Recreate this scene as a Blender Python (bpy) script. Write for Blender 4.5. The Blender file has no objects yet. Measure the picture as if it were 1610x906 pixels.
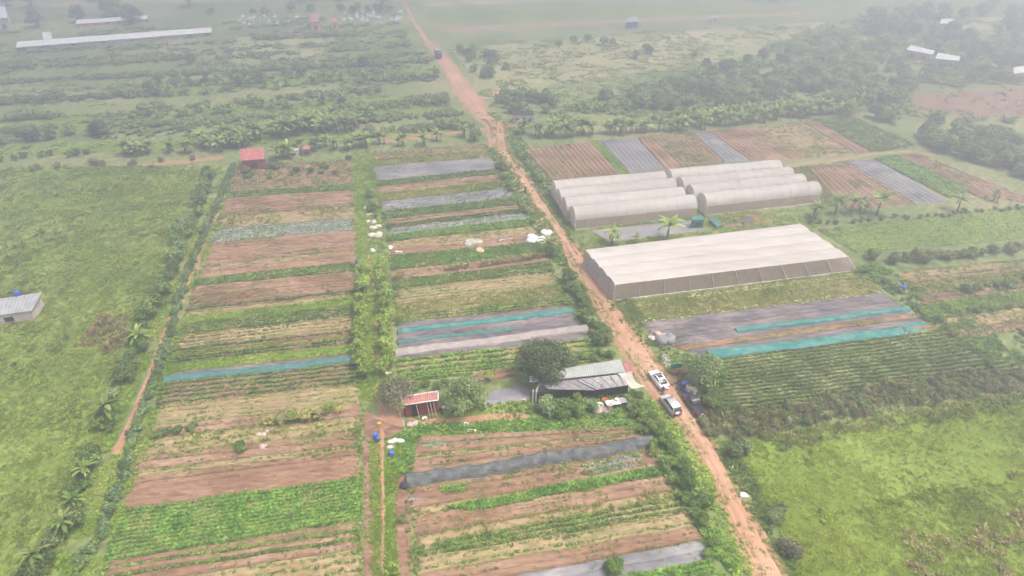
import bpy, math, random
import numpy as np
from mathutils import Vector, Matrix
random.seed(7); rng = np.random.default_rng(11)
sc = bpy.context.scene
col = sc.collection
# ---------------------------------------------------------------- camera
H = 60.0; TILT = math.radians(33.8); FPX = 1050.0; PW, PH = 1610.0, 906.0
cam_d = bpy.data.cameras.new('camera'); cam = bpy.data.objects.new('camera', cam_d); col.objects.link(cam)
cam.location = (0, 0, H); cam.rotation_euler = (math.radians(90) - TILT, 0, 0)
cam_d.sensor_width = 36; cam_d.lens = 36 * FPX / PW; cam_d.clip_start = 0.5; cam_d.clip_end = 9000
sc.camera = cam
# ---------------------------------------------------------------- world, sun, exposure
SUN_EL, SUN_AZ = math.radians(66), math.radians(104)      # azimuth: clockwise from +Y
w = bpy.data.worlds.new('World'); sc.world = w; w.use_nodes = True
nt = w.node_tree; bg = nt.nodes['Background']; sky = nt.nodes.new('ShaderNodeTexSky')
sky.sky_type = 'NISHITA'; sky.sun_disc = False; sky.sun_elevation = SUN_EL; sky.sun_rotation = SUN_AZ
sky.air_density = 1.0; sky.dust_density = 6.0; sky.ozone_density = 0.6
nt.links.new(sky.outputs[0], bg.inputs[0]); bg.inputs[1].default_value = 0.14
sun_d = bpy.data.lights.new('sun', 'SUN'); sun = bpy.data.objects.new('sun', sun_d); col.objects.link(sun)
sun_d.energy = 1.5; sun_d.angle = math.radians(11); sun_d.color = (1.0, 0.93, 0.84)
sd = Vector((math.sin(SUN_AZ) * math.cos(SUN_EL), math.cos(SUN_AZ) * math.cos(SUN_EL), math.sin(SUN_EL)))
sun.rotation_euler = (-sd).to_track_quat('-Z', 'Y').to_euler(); sun.location = (0, 0, 200)
sc.view_settings.view_transform = 'Standard'; sc.view_settings.look = 'None'
sc.view_settings.exposure = 1.54; sc.view_settings.gamma = 1.0; sc.view_settings.use_curve_mapping = False
HAZE_DENSITY = 0.0052; HAZE_COLOR = (0.95, 0.965, 0.975)
sc.cycles.max_bounces = 5; sc.cycles.diffuse_bounces = 3; sc.cycles.transparent_max_bounces = 8; sc.cycles.volume_bounces = 0

# ---------------------------------------------------------------- geometry of the place
ct, st = math.cos(TILT), math.sin(TILT)
def P(px, py, h=0.0):
    """ground (or height h) point seen at survey pixel px, py"""
    u = PH / 2 - py
    d = (px - PW / 2, FPX * ct + u * st, -FPX * st + u * ct)
    s = (H - h) / (-d[2])
    return np.array([d[0] * s, d[1] * s, h])
def P3(px, py, h=0.0): return Vector(P(px, py, h))
def warp(x, y):
    a = 0.05 * np.sin(x * 0.9 + 1.7 * np.sin(y * 0.31)) + 0.05 * np.sin(x * 0.37 + y * 0.53 + 1.0)
    b = 0.05 * np.sin(x * 0.71 - y * 0.2 + 2.0) + 0.04 * np.sin(x * 1.73 + 0.4 + y * .3)
    return x + a, y + b
_T = {}
def vn(x, y, scale, seed=0):
    """smooth value noise 0..1"""
    if seed not in _T: _T[seed] = np.random.default_rng(100 + seed).random((256, 256))
    T = _T[seed]; x = np.asarray(x) / scale; y = np.asarray(y) / scale
    xi = np.floor(x).astype(int); yi = np.floor(y).astype(int); fx = x - xi; fy = y - yi
    fx = fx * fx * (3 - 2 * fx); fy = fy * fy * (3 - 2 * fy)
    g = lambda a, b: T[a % 256, b % 256]
    return (g(xi, yi) * (1 - fx) + g(xi + 1, yi) * fx) * (1 - fy) + (g(xi, yi + 1) * (1 - fx) + g(xi + 1, yi + 1) * fx) * fy
def inpoly(x, y, poly):
    r = np.zeros(len(x), bool); n = len(poly)
    for i in range(n):
        x1, y1 = poly[i][:2]; x2, y2 = poly[(i + 1) % n][:2]
        if y1 == y2: continue
        c = ((y1 > y) != (y2 > y)) & (x < (x2 - x1) * (y - y1) / (y2 - y1) + x1)
        r ^= c
    return r
def lod(x, y):
    d = np.sqrt(x * x + y * y + H * H); return np.clip(d / 105.0, 1.0, 3.2)

# ---------------------------------------------------------------- materials
def M(name, cols, scale=0.25, fine=3.0, famt=0.35, isl=0.0, objr=0.0, rough=0.95, transl=0.0, bump=0.0, spec=0.15, metal=0.0, alpha=1.0, stretch=None, detail=4):
    m = bpy.data.materials.new(name); m.use_nodes = True; n = m.node_tree; N = n.nodes; L = n.links
    out = N['Material Output']; b = N['Principled BSDF']
    b.inputs['Roughness'].default_value = rough; b.inputs['Specular IOR Level'].default_value = spec; b.inputs['Metallic'].default_value = metal
    g = N.new('ShaderNodeNewGeometry'); pos = g.outputs['Position']
    if stretch:
        mp = N.new('ShaderNodeMapping'); mp.inputs['Rotation'].default_value = (0, 0, math.radians(-12)); mp.inputs['Scale'].default_value = stretch
        L.new(pos, mp.inputs['Vector']); pos = mp.outputs[0]
    tn = N.new('ShaderNodeTexNoise'); tn.inputs['Scale'].default_value = scale; tn.inputs['Detail'].default_value = detail; L.new(pos, tn.inputs['Vector'])
    cr = N.new('ShaderNodeValToRGB'); e = cr.color_ramp.elements
    k = len(cols)
    e[0].position = 0.33; e[0].color = (*cols[0], 1); e[1].position = 0.67; e[1].color = (*cols[-1], 1)
    for i in range(1, k - 1):
        q = e.new(0.33 + 0.34 * i / (k - 1)); q.color = (*cols[i], 1)
    L.new(tn.outputs['Fac'], cr.inputs['Fac'])
    tf = N.new('ShaderNodeTexNoise'); tf.inputs['Scale'].default_value = fine; tf.inputs['Detail'].default_value = 3; L.new(pos, tf.inputs['Vector'])
    mr = N.new('ShaderNodeMapRange'); mr.inputs[1].default_value = 0.3; mr.inputs[2].default_value = 0.7; mr.inputs[3].default_value = 1 - famt; mr.inputs[4].default_value = 1 + famt
    L.new(tf.outputs['Fac'], mr.inputs[0]); v = mr.outputs[0]
    def mul(v, src, amt):
        r = N.new('ShaderNodeMapRange'); r.inputs[3].default_value = 1 - amt; r.inputs[4].default_value = 1 + amt; L.new(src, r.inputs[0])
        q = N.new('ShaderNodeMath'); q.operation = 'MULTIPLY'; L.new(v, q.inputs[0]); L.new(r.outputs[0], q.inputs[1]); return q.outputs[0]
    if isl: v = mul(v, g.outputs['Random Per Island'], isl)
    if objr:
        oi = N.new('ShaderNodeObjectInfo'); v = mul(v, oi.outputs['Random'], objr)
    vm = N.new('ShaderNodeVectorMath'); vm.operation = 'SCALE'; L.new(cr.outputs[0], vm.inputs[0]); L.new(v, vm.inputs['Scale'])
    c = vm.outputs[0]; L.new(c, b.inputs['Base Color'])
    if bump:
        bp = N.new('ShaderNodeBump'); bp.inputs['Strength'].default_value = bump; bp.inputs['Distance'].default_value = 0.1
        L.new(tf.outputs['Fac'], bp.inputs['Height']); L.new(bp.outputs[0], b.inputs['Normal'])
    s = b.outputs[0]
    if transl:
        tr = N.new('ShaderNodeBsdfTranslucent'); L.new(c, tr.inputs[0]); mx = N.new('ShaderNodeMixShader'); mx.inputs[0].default_value = transl
        L.new(s, mx.inputs[1]); L.new(tr.outputs[0], mx.inputs[2]); s = mx.outputs[0]
    if alpha < 1:
        tp = N.new('ShaderNodeBsdfTransparent'); mx = N.new('ShaderNodeMixShader'); mx.inputs[0].default_value = alpha
        L.new(tp.outputs[0], mx.inputs[1]); L.new(s, mx.inputs[2]); s = mx.outputs[0]
    L.new(s, out.inputs['Surface'])
    return m
ST = (0.45, 1.0, 1.0)
def leafm(name, c1, c2, c3=None, isl=0.4, scale=0.5, objr=0.15, **k):
    c1, c2, c3 = [tuple(v * k_ for v, k_ in zip(c, (1.75, 1.55, 1.45))) if c else None for c in (c1, c2, c3)]
    return M(name, [c1, c2] + ([c3] if c3 else []), scale=scale, fine=1.5, famt=0.25, isl=isl, objr=objr, rough=0.7, transl=0.4, spec=0.25, **k)
mats = dict(
    base=M('rough_ground', [(.12, .16, .058), (.17, .205, .075), (.24, .235, .115)], .035, .8, .35, bump=.4, detail=6),
    meadow=M('meadow_ground', [(.12, .17, .034), (.15, .205, .042), (.19, .235, .06)], .06, 1.2, .35, bump=.4, detail=6),
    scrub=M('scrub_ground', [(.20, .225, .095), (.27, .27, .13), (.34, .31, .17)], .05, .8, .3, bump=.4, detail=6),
    lime=M('lime_ground', [(.12, .175, .025), (.15, .215, .032), (.18, .24, .045)], .08, 2.0, .2, bump=.3, detail=6),
    soil=M('red_soil', [(.175, .10, .063), (.235, .142, .093), (.29, .19, .13)], .22, 2.2, .28, bump=.6, stretch=ST),
    tan=M('dry_soil', [(.24, .18, .09), (.29, .215, .12), (.20, .19, .08)], .22, 2.0, .28, bump=.6, stretch=ST),
    brown=M('brown_soil', [(.17, .095, .065), (.24, .145, .10), (.20, .15, .085)], .3, 2.0, .3, bump=.6, stretch=ST),
    darksoil=M('dark_red_soil', [(.22, .10, .07), (.28, .13, .09)], .3, 2.0, .2, bump=.5),
    road=M('laterite_road', [(.36, .20, .12), (.41, .24, .155), (.45, .285, .19)], .12, 1.2, .10, bump=.2),
    path=M('dirt_path', [(.30, .165, .095), (.37, .235, .14)], .4, 2.0, .2, bump=.3),
    mulch=M('grey_mulch_film', [(.125, .122, .128), (.17, .165, .172), (.235, .225, .225)], .35, 2.2, .22, rough=.55, spec=.35, bump=.6, stretch=ST),
    mulchdark=M('dark_mulch_film', [(.085, .075, .085), (.14, .12, .125), (.20, .16, .155)], .4, 2.4, .35, rough=.6, spec=.3, bump=.6, stretch=ST),
    blackfilm=M('black_film', [(.07, .065, .075), (.13, .12, .13)], .4, 2.4, .2, rough=.5, spec=.4, bump=.5),
    greyfilm=M('grey_yard_film', [(.20, .19, .205), (.25, .24, .25)], .3, 1.2, .12, rough=.6, spec=.3, bump=.3),
    g_mid=leafm('leaves_mid_green', (.06, .12, .03), (.095, .17, .04), (.13, .20, .055)),
    g_bright=leafm('leaves_vivid_green', (.065, .155, .03), (.10, .21, .04), (.14, .245, .055)),
    g_dark=leafm('leaves_dark_green', (.055, .11, .035), (.085, .145, .045), (.12, .175, .055)),
    g_blue=leafm('leaves_bluish_green', (.10, .17, .085), (.16, .24, .13), (.24, .30, .20)),
    g_grass=leafm('grass_blades', (.09, .135, .022), (.125, .175, .032), (.165, .205, .055), scale=.14),
    g_grass2=leafm('lush_grass_blades', (.095, .175, .022), (.145, .245, .035), (.20, .27, .06), scale=.12),
    g_lime=leafm('lime_grass_blades', (.10, .15, .012), (.13, .19, .02), (.16, .22, .03), isl=.18, scale=.1),
    g_ditch=leafm('ditch_leaves', (.07, .13, .055), (.10, .17, .075), (.14, .21, .10)),
    g_rows=leafm('dull_row_leaves', (.055, .095, .026), (.08, .125, .036), (.105, .15, .046), isl=.25),
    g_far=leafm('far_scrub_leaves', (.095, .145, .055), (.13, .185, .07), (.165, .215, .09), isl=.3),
    g_straw=leafm('dry_grass_blades', (.15, .16, .075), (.21, .19, .095), (.18, .19, .08)),
    g_olive=leafm('olive_leaves', (.10, .125, .045), (.15, .17, .07)),
    g_weed=leafm('weed_leaves', (.07, .12, .03), (.13, .19, .05), (.20, .21, .09)),
    g_yellow=leafm('yellowing_leaves', (.15, .19, .05), (.22, .22, .08), (.11, .17, .04)),
    g_pale=leafm('pale_lettuce', (.22, .30, .12), (.42, .47, .27)),
    t_dark=leafm('tree_leaves_dark', (.06, .105, .045), (.095, .145, .065), (.13, .18, .08), objr=.25),
    t_deep=leafm('tree_leaves_deep', (.042, .072, .032), (.065, .10, .045), (.09, .13, .055)),
    t_mid=leafm('tree_leaves_mid', (.09, .15, .055), (.13, .20, .078), (.17, .24, .10), objr=.25),
    t_light=leafm('tree_leaves_light', (.11, .19, .035), (.17, .27, .05), (.23, .31, .08), objr=.2),
    t_grey=leafm('tree_leaves_grey', (.10, .115, .07), (.14, .155, .095)),
    banana=leafm('banana_leaves', (.085, .16, .035), (.14, .22, .055), (.21, .27, .09), isl=.35, objr=.25),
    stem=M('pseudostem', [(.20, .19, .10), (.28, .25, .14)], 1.0),
    bark=M('bark', [(.13, .10, .075), (.20, .16, .12)], 2.0, 6.0, .3),
    drybark=M('bare_bark', [(.36, .31, .24), (.48, .42, .33)], 2.0, 6.0, .2),
    wood=M('weathered_wood', [(.30, .23, .16), (.42, .33, .24)], 2.0, 6.0, .25),
    teal=M('teal_net', [(.05, .25, .22), (.08, .33, .29), (.17, .38, .34)], .9, 4.0, .25, rough=.7, transl=.3, bump=.8, alpha=.88),
    tealdull=M('dull_teal_net', [(.08, .23, .20), (.13, .29, .26)], .8, 3.0, .15, rough=.7, transl=.3, bump=.8, alpha=.85),
    green_net=M('green_net', [(.03, .36, .22), (.05, .44, .28)], 1.0, 3.0, .15, rough=.7, transl=.3),
    greynet=M('grey_shade_net', [(.11, .125, .125), (.16, .175, .175), (.23, .24, .235)], 1.2, 4.0, .3, rough=.8, transl=.3, bump=.8, alpha=.86),
    blacknet=M('black_shade_net', [(.035, .045, .05), (.06, .07, .075)], 1.0, 3.0, .15, rough=.8),
    whitenet=M('white_net', [(.42, .37, .34), (.55, .49, .46)], .9, 4.0, .2, rough=.7, transl=.3, bump=.8, alpha=.92),
    tunroof=M('tunnel_film', [(.64, .60, .56), (.72, .68, .64), (.68, .66, .62)], .10, .9, .08, rough=.6, transl=.5, spec=.2, stretch=(.3, 1, 1), bump=.2),
    ghroof=M('greenhouse_film', [(.48, .445, .405), (.56, .52, .48), (.51, .49, .445)], .10, .9, .10, rough=.6, transl=.25, spec=.2, stretch=(.3, 1, 1), bump=.3),
    ghnet=M('insect_net', [(.60, .50, .40), (.68, .575, .46)], .25, 2.0, .12, rough=.8, transl=.6, alpha=.88),
    ghend=M('end_net', [(.66, .61, .56), (.74, .69, .64)], .25, 2.0, .1, rough=.8, transl=.55, alpha=.95),
    hoopmat=M('hoop_metal', [(.52, .49, .45), (.58, .55, .50)], 1.0),
    post=M('pale_post', [(.55, .50, .45), (.62, .58, .52)], 1.0),
    whitepaint=M('white_paint', [(.78, .78, .77), (.82, .81, .80)], 1.0, 3.0, .04, rough=.3, spec=.5),
    silver=M('silver_paint', [(.48, .46, .44), (.54, .52, .50)], 1.0, 3.0, .04, rough=.35, spec=.5, metal=.2),
    darkpaint=M('dark_grey_paint', [(.045, .05, .055), (.065, .07, .075)], 1.0, 3.0, .05, rough=.35, spec=.5),
    bluepaint=M('blue_paint', [(.04, .07, .20), (.07, .11, .27)], 2.0, 5.0, .2, rough=.5),
    glass=M('car_glass', [(.03, .035, .04), (.05, .055, .06)], 1.0, 3.0, .05, rough=.12, spec=.6),
    tyre=M('tyre_rubber', [(.02, .02, .02), (.035, .035, .035)], 3.0),
    rim=M('wheel_rim', [(.40, .40, .41), (.50, .50, .51)], 3.0, rough=.4, metal=.5),
    redlamp=M('tail_lamp_red', [(.35, .02, .02), (.45, .03, .03)], 3.0, rough=.25, spec=.5),
    clearlamp=M('lamp_glass', [(.6, .6, .6), (.7, .7, .7)], 3.0, rough=.2, spec=.5),
    black=M('black_plastic', [(.02, .02, .022), (.04, .04, .042)], 3.0, rough=.6),
    bluebarrel=M('blue_plastic', [(.03, .10, .36), (.05, .15, .45)], 2.0, rough=.5, spec=.4),
    yellowbox=M('yellow_plastic', [(.55, .33, .06), (.62, .40, .08)], 2.0, rough=.5),
    redplastic=M('red_plastic', [(.50, .08, .05), (.60, .12, .07)], 2.0, rough=.5),
    sack=M('pale_sacking', [(.42, .38, .31), (.55, .50, .44)], 1.2, 5.0, .15),
    whitesheet=M('white_sheet', [(.56, .55, .53), (.66, .65, .63)], 1.0, 4.0, .06, rough=.6, bump=.4),
    greytarp=M('grey_green_tarp', [(.32, .32, .25), (.44, .43, .36)], 1.0, 4.0, .15, bump=.5),
    redroof=M('red_metal_roof', [(.36, .11, .10), (.43, .15, .14)], .8, 3.0, .12, rough=.6, spec=.3),
    oldred=M('faded_red_roof', [(.30, .13, .11), (.38, .19, .16)], 1.2, 5.0, .2, rough=.7),
    redwall=M('red_painted_wall', [(.22, .06, .05), (.30, .09, .075)], 1.2, 5.0, .2),
    greenroof=M('pale_green_metal_roof', [(.25, .275, .25), (.32, .34, .315)], .8, 3.0, .1, rough=.6, spec=.3),
    greyroof=M('grey_metal_roof', [(.24, .25, .255), (.32, .325, .325)], .8, 3.0, .1, rough=.6, spec=.3),
    canopygrey=M('dull_plastic_canopy', [(.27, .255, .25), (.38, .37, .36)], 1.6, 4.0, .2, rough=.6),
    whiteroof=M('white_metal_roof', [(.50, .51, .51), (.60, .61, .61)], .5, 3.0, .06, rough=.6),
    wall=M('pale_wall', [(.42, .39, .35), (.52, .48, .43)], .8, 4.0, .15),
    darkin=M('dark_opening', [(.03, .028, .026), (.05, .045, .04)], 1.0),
    concrete=M('concrete', [(.30, .29, .27), (.40, .38, .36)], .8, 4.0, .15),
    orangewall=M('orange_wall', [(.62, .34, .22), (.70, .42, .28)], 1.0, 4.0, .1),
    skin=M('skin', [(.36, .22, .15), (.40, .25, .17)], 2.0, rough=.6),
    cloth=M('dark_cloth', [(.04, .045, .09), (.06, .065, .12)], 3.0),
    maroon=M('maroon_cloth', [(.16, .04, .04), (.22, .06, .06)], 3.0),
    straw=M('straw', [(.50, .42, .25), (.60, .52, .33)], 3.0),
    stone=M('stone', [(.38, .30, .25), (.48, .40, .34)], 1.5, 5.0, .25, bump=.5),
    pinkcloth=M('pink_cloth', [(.62, .34, .32), (.75, .62, .58)], 5.0, 8.0, .2),
)
# ---------------------------------------------------------------- object helpers
def tag(o, label=None, cat=None, group=None, kind=None):
    if label: o['label'] = label
    if cat: o['category'] = cat
    if group: o['group'] = group
    if kind: o['kind'] = kind
    return o
def empty(name, loc=(0, 0, 0), rz=0.0):
    o = bpy.data.objects.new(name, None); col.objects.link(o); o.location = loc; o.rotation_euler = (0, 0, rz); o.empty_display_size = .3; return o
def raw(name, V, F, mat, smooth=False, parent=None):
    """V (n,3) array, F (m,k) array of equal sized faces"""
    me = bpy.data.meshes.new(name); V = np.asarray(V, np.float32); F = np.asarray(F, np.int32); k = F.shape[1]
    me.vertices.add(len(V)); me.vertices.foreach_set('co', V.ravel())
    me.loops.add(F.size); me.loops.foreach_set('vertex_index', F.ravel())
    me.polygons.add(len(F)); me.polygons.foreach_set('loop_start', np.arange(0, F.size, k, dtype=np.int32))
    if smooth: me.polygons.foreach_set('use_smooth', np.ones(len(F), bool))
    me.update(calc_edges=True); me.materials.append(mats[mat])
    o = bpy.data.objects.new(name, me); col.objects.link(o)
    if parent: o.parent = parent
    return o
class MB:
    def __init__(s): s.v = []; s.f = []
    def add(s, vs, fs):
        n = len(s.v); s.v += [tuple(v) for v in vs]; s.f += [tuple(i + n for i in f) for f in fs]; return s
    def box(s, c, size, rz=0.0, taper=1.0, rx=0.0, ry=0.0):
        a, b, h = size[0] / 2, size[1] / 2, size[2] / 2
        R = Matrix.Rotation(rz, 3, 'Z') @ Matrix.Rotation(ry, 3, 'Y') @ Matrix.Rotation(rx, 3, 'X')
        vs = [R @ Vector((x * a * (taper if z > 0 else 1), y * b * (taper if z > 0 else 1), z * h)) + Vector(c) for z in (-1, 1) for x, y in ((-1, -1), (1, -1), (1, 1), (-1, 1))]
        return s.add(vs, [(3, 2, 1, 0), (4, 5, 6, 7), (0, 1, 5, 4), (1, 2, 6, 5), (2, 3, 7, 6), (3, 0, 4, 7)])
    def slab(s, pts, th):
        """quad/polygon top pts with thickness th downward"""
        n = len(pts); t = [Vector(p) for p in pts]; b = [p - Vector((0, 0, th)) for p in t]
        return s.add(t + b, [tuple(range(n)), tuple(range(2 * n - 1, n - 1, -1))] + [(i, i + n, (i + 1) % n + n, (i + 1) % n) for i in range(n)])
    def cyl(s, p0, p1, r0, r1=None, n=8):
        r1 = r0 if r1 is None else r1; p0 = Vector(p0); p1 = Vector(p1); d = (p1 - p0).normalized()
        q = d.to_track_quat('Z', 'Y'); vs = []
        for p, r in ((p0, r0), (p1, r1)):
            for i in range(n):
                a = 2 * math.pi * i / n; vs.append(p + q @ Vector((r * math.cos(a), r * math.sin(a), 0)))
        return s.add(vs, [(i, (i + 1) % n, n + (i + 1) % n, n + i) for i in range(n)] + [tuple(range(n - 1, -1, -1)), tuple(range(n, 2 * n))])
    def tube(s, pts, rad, n=6):
        for i in range(len(pts) - 1): s.cyl(pts[i], pts[i + 1], rad[i], rad[i + 1], n)
        return s
    def loft(s, rings, caps=True):
        n = len(rings[0]); m = len(rings); fs = []
        for j in range(m - 1):
            for i in range(n): fs.append((j * n + i, j * n + (i + 1) % n, (j + 1) * n + (i + 1) % n, (j + 1) * n + i))
        if caps: fs += [tuple(range(n - 1, -1, -1)), tuple(range((m - 1) * n, m * n))]
        return s.add([v for r in rings for v in r], fs)
    def ball(s, c, r, n=10, m=7, lump=0.0, seed=0):
        rd = random.Random(seed); rings = []
        for j in range(1, m):
            t = math.pi * j / m
            rings.append([(c[0] + r[0] * math.sin(t) * math.cos(2 * math.pi * i / n) * (1 + lump * rd.uniform(-1, 1)), c[1] + r[1] * math.sin(t) * math.sin(2 * math.pi * i / n) * (1 + lump * rd.uniform(-1, 1)), c[2] + r[2] * math.cos(t) * (1 + lump * rd.uniform(-1, 1))) for i in range(n)])
        return s.loft(rings)
    def torus(s, c, R, r, axis='Y', n=14, m=6):
        rings = []
        for i in range(n + 1):
            a = 2 * math.pi * i / n; ring = []
            for j in range(m):
                b = 2 * math.pi * j / m; q = R + r * math.cos(b); z = r * math.sin(b)
                ring.append((c[0] + q * math.cos(a), c[1] + z, c[2] + q * math.sin(a)) if axis == 'Y' else (c[0] + q * math.cos(a), c[1] + q * math.sin(a), c[2] + z))
            rings.append(ring)
        return s.loft(rings, caps=False)
    def build(s, name, mat, parent=None, smooth=False):
        me = bpy.data.meshes.new(name); me.from_pydata(s.v, [], s.f); me.materials.append(mats[mat])
        if smooth: me.polygons.foreach_set('use_smooth', [True] * len(me.polygons))
        me.update(); o = bpy.data.objects.new(name, me); col.objects.link(o)
        if parent: o.parent = parent
        return o
KIDS = {}
def copy_tree(o, parent=None):
    c = o.copy(); col.objects.link(c)
    if parent: c.parent = parent
    for ch in KIDS.get(o.name, []) if parent is None else [k for k in o.children]: copy_tree(ch, c)
    return c
PROTO = {}
def place(kind, loc, rz, s, label, cat, group=None, sz=None):
    """first use places the prototype itself, later uses copy it with its parts"""
    o, used = PROTO[kind]
    if used:
        kids = KIDS[o.name]; c = o.copy(); col.objects.link(c)
        for ch in kids:
            d = ch.copy(); col.objects.link(d); d.parent = c
        o = c
    else:
        PROTO[kind][1] = True
    o.location = loc; o.rotation_euler = (0, 0, rz); o.scale = (s, s, s * (sz or 1.0))
    for k in ('group',):
        if k in o.keys(): del o[k]
    return tag(o, label, cat, group)
def reg(kind, root):
    KIDS[root.name] = list(root.children); PROTO[kind] = [root, False]

# ---------------------------------------------------------------- haze
def haze(x0, x1, y0, y1, z0, z1):
    o = MB().box(((x0 + x1) / 2, (y0 + y1) / 2, (z0 + z1) / 2), (x1 - x0, y1 - y0, z1 - z0)).build('haze', 'base')
    m = bpy.data.materials.new('haze_air'); m.use_nodes = True; n = m.node_tree
    n.nodes.remove(n.nodes['Principled BSDF']); v = n.nodes.new('ShaderNodeVolumePrincipled')
    v.inputs['Color'].default_value = (*HAZE_COLOR, 1); v.inputs['Density'].default_value = HAZE_DENSITY; v.inputs['Anisotropy'].default_value = 0.6
    n.links.new(v.outputs[0], n.nodes['Material Output'].inputs['Volume'])
    o.data.materials.clear(); o.data.materials.append(m)
    tag(o, 'pale bluish haze filling the air over the farmland', 'haze', kind='stuff')
haze(-1510, 1510, -410, 2610, -1.2, 61.5)

# ---------------------------------------------------------------- ground
def gridsheet(name, x0, x1, y0, y1, n, mat, zf):
    xs = np.linspace(x0, x1, n); ys = np.linspace(y0, y1, n); X, Y = np.meshgrid(xs, ys); Z = zf(X, Y)
    V = np.stack([X.ravel(), Y.ravel(), Z.ravel()], 1); i = np.arange(n * n).reshape(n, n)
    F = np.stack([i[:-1, :-1].ravel(), i[:-1, 1:].ravel(), i[1:, 1:].ravel(), i[1:, :-1].ravel()], 1)
    return raw(name, V, F, mat, True)
g = gridsheet('ground', -1500, 1500, -400, 2600, 61, 'base', lambda X, Y: X * 0)
tag(g, 'rough grassy farmland stretching into the haze', 'ground', kind='structure')

def bil(q, U, Vv):
    A, B, C, D = [np.asarray(p) for p in q]   # left-far, right-far, right-near, left-near
    U = U[..., None]; Vv = Vv[..., None]
    return A * (1 - U) * (1 - Vv) + B * U * (1 - Vv) + C * U * Vv + D * (1 - U) * Vv
def sheet(name, q, mat, z=0.03, amp=0.0, bed=1.2, label=None, cat='field', lump=0.0, kind='structure', cellu=1.2, across=False):
    """field surface: beds run along u; q = four world corners"""
    q = [np.asarray(p, float) for p in q]
    wv = 0.5 * (np.linalg.norm(q[3] - q[0]) + np.linalg.norm(q[2] - q[1])); wu = 0.5 * (np.linalg.norm(q[1] - q[0]) + np.linalg.norm(q[2] - q[3]))
    if across: q = [q[1], q[2], q[3], q[0]]; wu, wv = wv, wu
    nb = max(1, round(wv / bed)); nv = nb * 8 if amp else max(2, int(wv / cellu) + 1); nu = max(3, int(wu / cellu) + 1)
    U, W = np.meshgrid(np.linspace(0, 1, nu + 1), np.linspace(0, 1, nv + 1)); p = bil(q, U, W)
    x, y = warp(p[..., 0], p[..., 1]); Z = np.full(x.shape, z)
    if amp:
        ph = (W * nb) % 1.0; Z = Z + amp * np.clip(2.6 * np.sin(np.pi * ph) - .2, 0, 1) * (0.75 + 0.5 * vn(x, y, 2.0, 3))
    if lump: Z = Z + lump * (vn(x, y, 2.2, 5) * .65 + vn(x, y, .9, 6) * .35)
    Z[0, :] = Z[-1, :] = Z[:, 0] = Z[:, -1] = -0.04
    V = np.stack([x.ravel(), y.ravel(), Z.ravel()], 1); i = np.arange(x.size).reshape(x.shape)
    F = np.stack([i[:-1, :-1].ravel(), i[1:, :-1].ravel(), i[1:, 1:].ravel(), i[:-1, 1:].ravel()], 1)
    o = raw(name, V, F, mat, True); tag(o, label, cat, kind=kind); return o
road_edges = [(628, 632, -12), (633, 638, 5), (647, 654, 34), (668, 677, 67), (682, 691, 80), (694, 711, 101), (711, 736, 134), (730, 756, 161), (747, 769, 181), (770, 792, 201), (774, 796, 235), (797, 815, 268), (820, 842, 300), (838, 865, 333), (872, 896, 375), (905, 932, 425), (930, 962, 468), (947, 985, 501), (970, 1006, 535), (992, 1030, 570), (1022, 1062, 612), (1058, 1090, 655), (1078, 1106, 680), (1113, 1140, 736), (1142, 1174, 803), (1166, 1204, 858), (1189, 1231, 906), (1212, 1262, 960)]
RC = [(*P((a + b) / 2, y)[:2],) for a, b, y in road_edges]
def on_road(x, y, m=3.2):
    for (ax, ay), (bx_, by_) in zip(RC[:-1], RC[1:]):
        dx, dy = bx_ - ax, by_ - ay; t = max(0, min(1, ((x - ax) * dx + (y - ay) * dy) / (dx * dx + dy * dy)))
        if (x - ax - t * dx) ** 2 + (y - ay - t * dy) ** 2 < m * m: return True
    return False
# ---------------------------------------------------------------- tufts
def kite(b, d, L, W, up=(0, 0, 1), droop=0.0):
    b = Vector(b); d = Vector(d).normalized(); s = d.cross(Vector(up))
    if s.length < 1e-3: s = Vector((1, 0, 0))
    s.normalize(); mid = b + d * L * .55; tip = b + d * L - Vector((0, 0, droop * L))
    return [b, mid - s * W / 2, tip, mid + s * W / 2]
def proto_leafy(n, e0, e1, L, W, z=0.0, seed=1, droop=.2):
    r = random.Random(seed); V = []
    for i in range(n):
        a = 2 * math.pi * (i + r.uniform(-.3, .3)) / n * 1.618 * 2; e = math.radians(r.uniform(e0, e1))
        d = (math.cos(a) * math.cos(e), math.sin(a) * math.cos(e), math.sin(e)); l = L * r.uniform(.7, 1.15)
        V += kite((d[0] * .08, d[1] * .08, z), d, l, W * r.uniform(.8, 1.2), droop=droop)
    return np.array([tuple(v) for v in V])
TP = dict(
    leafy=[proto_leafy(9, 5, 60, .66, .45, seed=i) for i in range(4)],
    rosette=[proto_leafy(8, 5, 50, .55, .45, seed=i + 10) for i in range(3)],
    grass=[proto_leafy(10, 12, 65, .9, .19, seed=i + 20, droop=.3) for i in range(4)],
    tall=[proto_leafy(11, 35, 80, 1.3, .19, seed=i + 30, droop=.25) for i in range(3)],
    cover=[proto_leafy(6, 5, 40, .75, .5, seed=i + 40, droop=.1) for i in range(4)],
)
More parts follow.
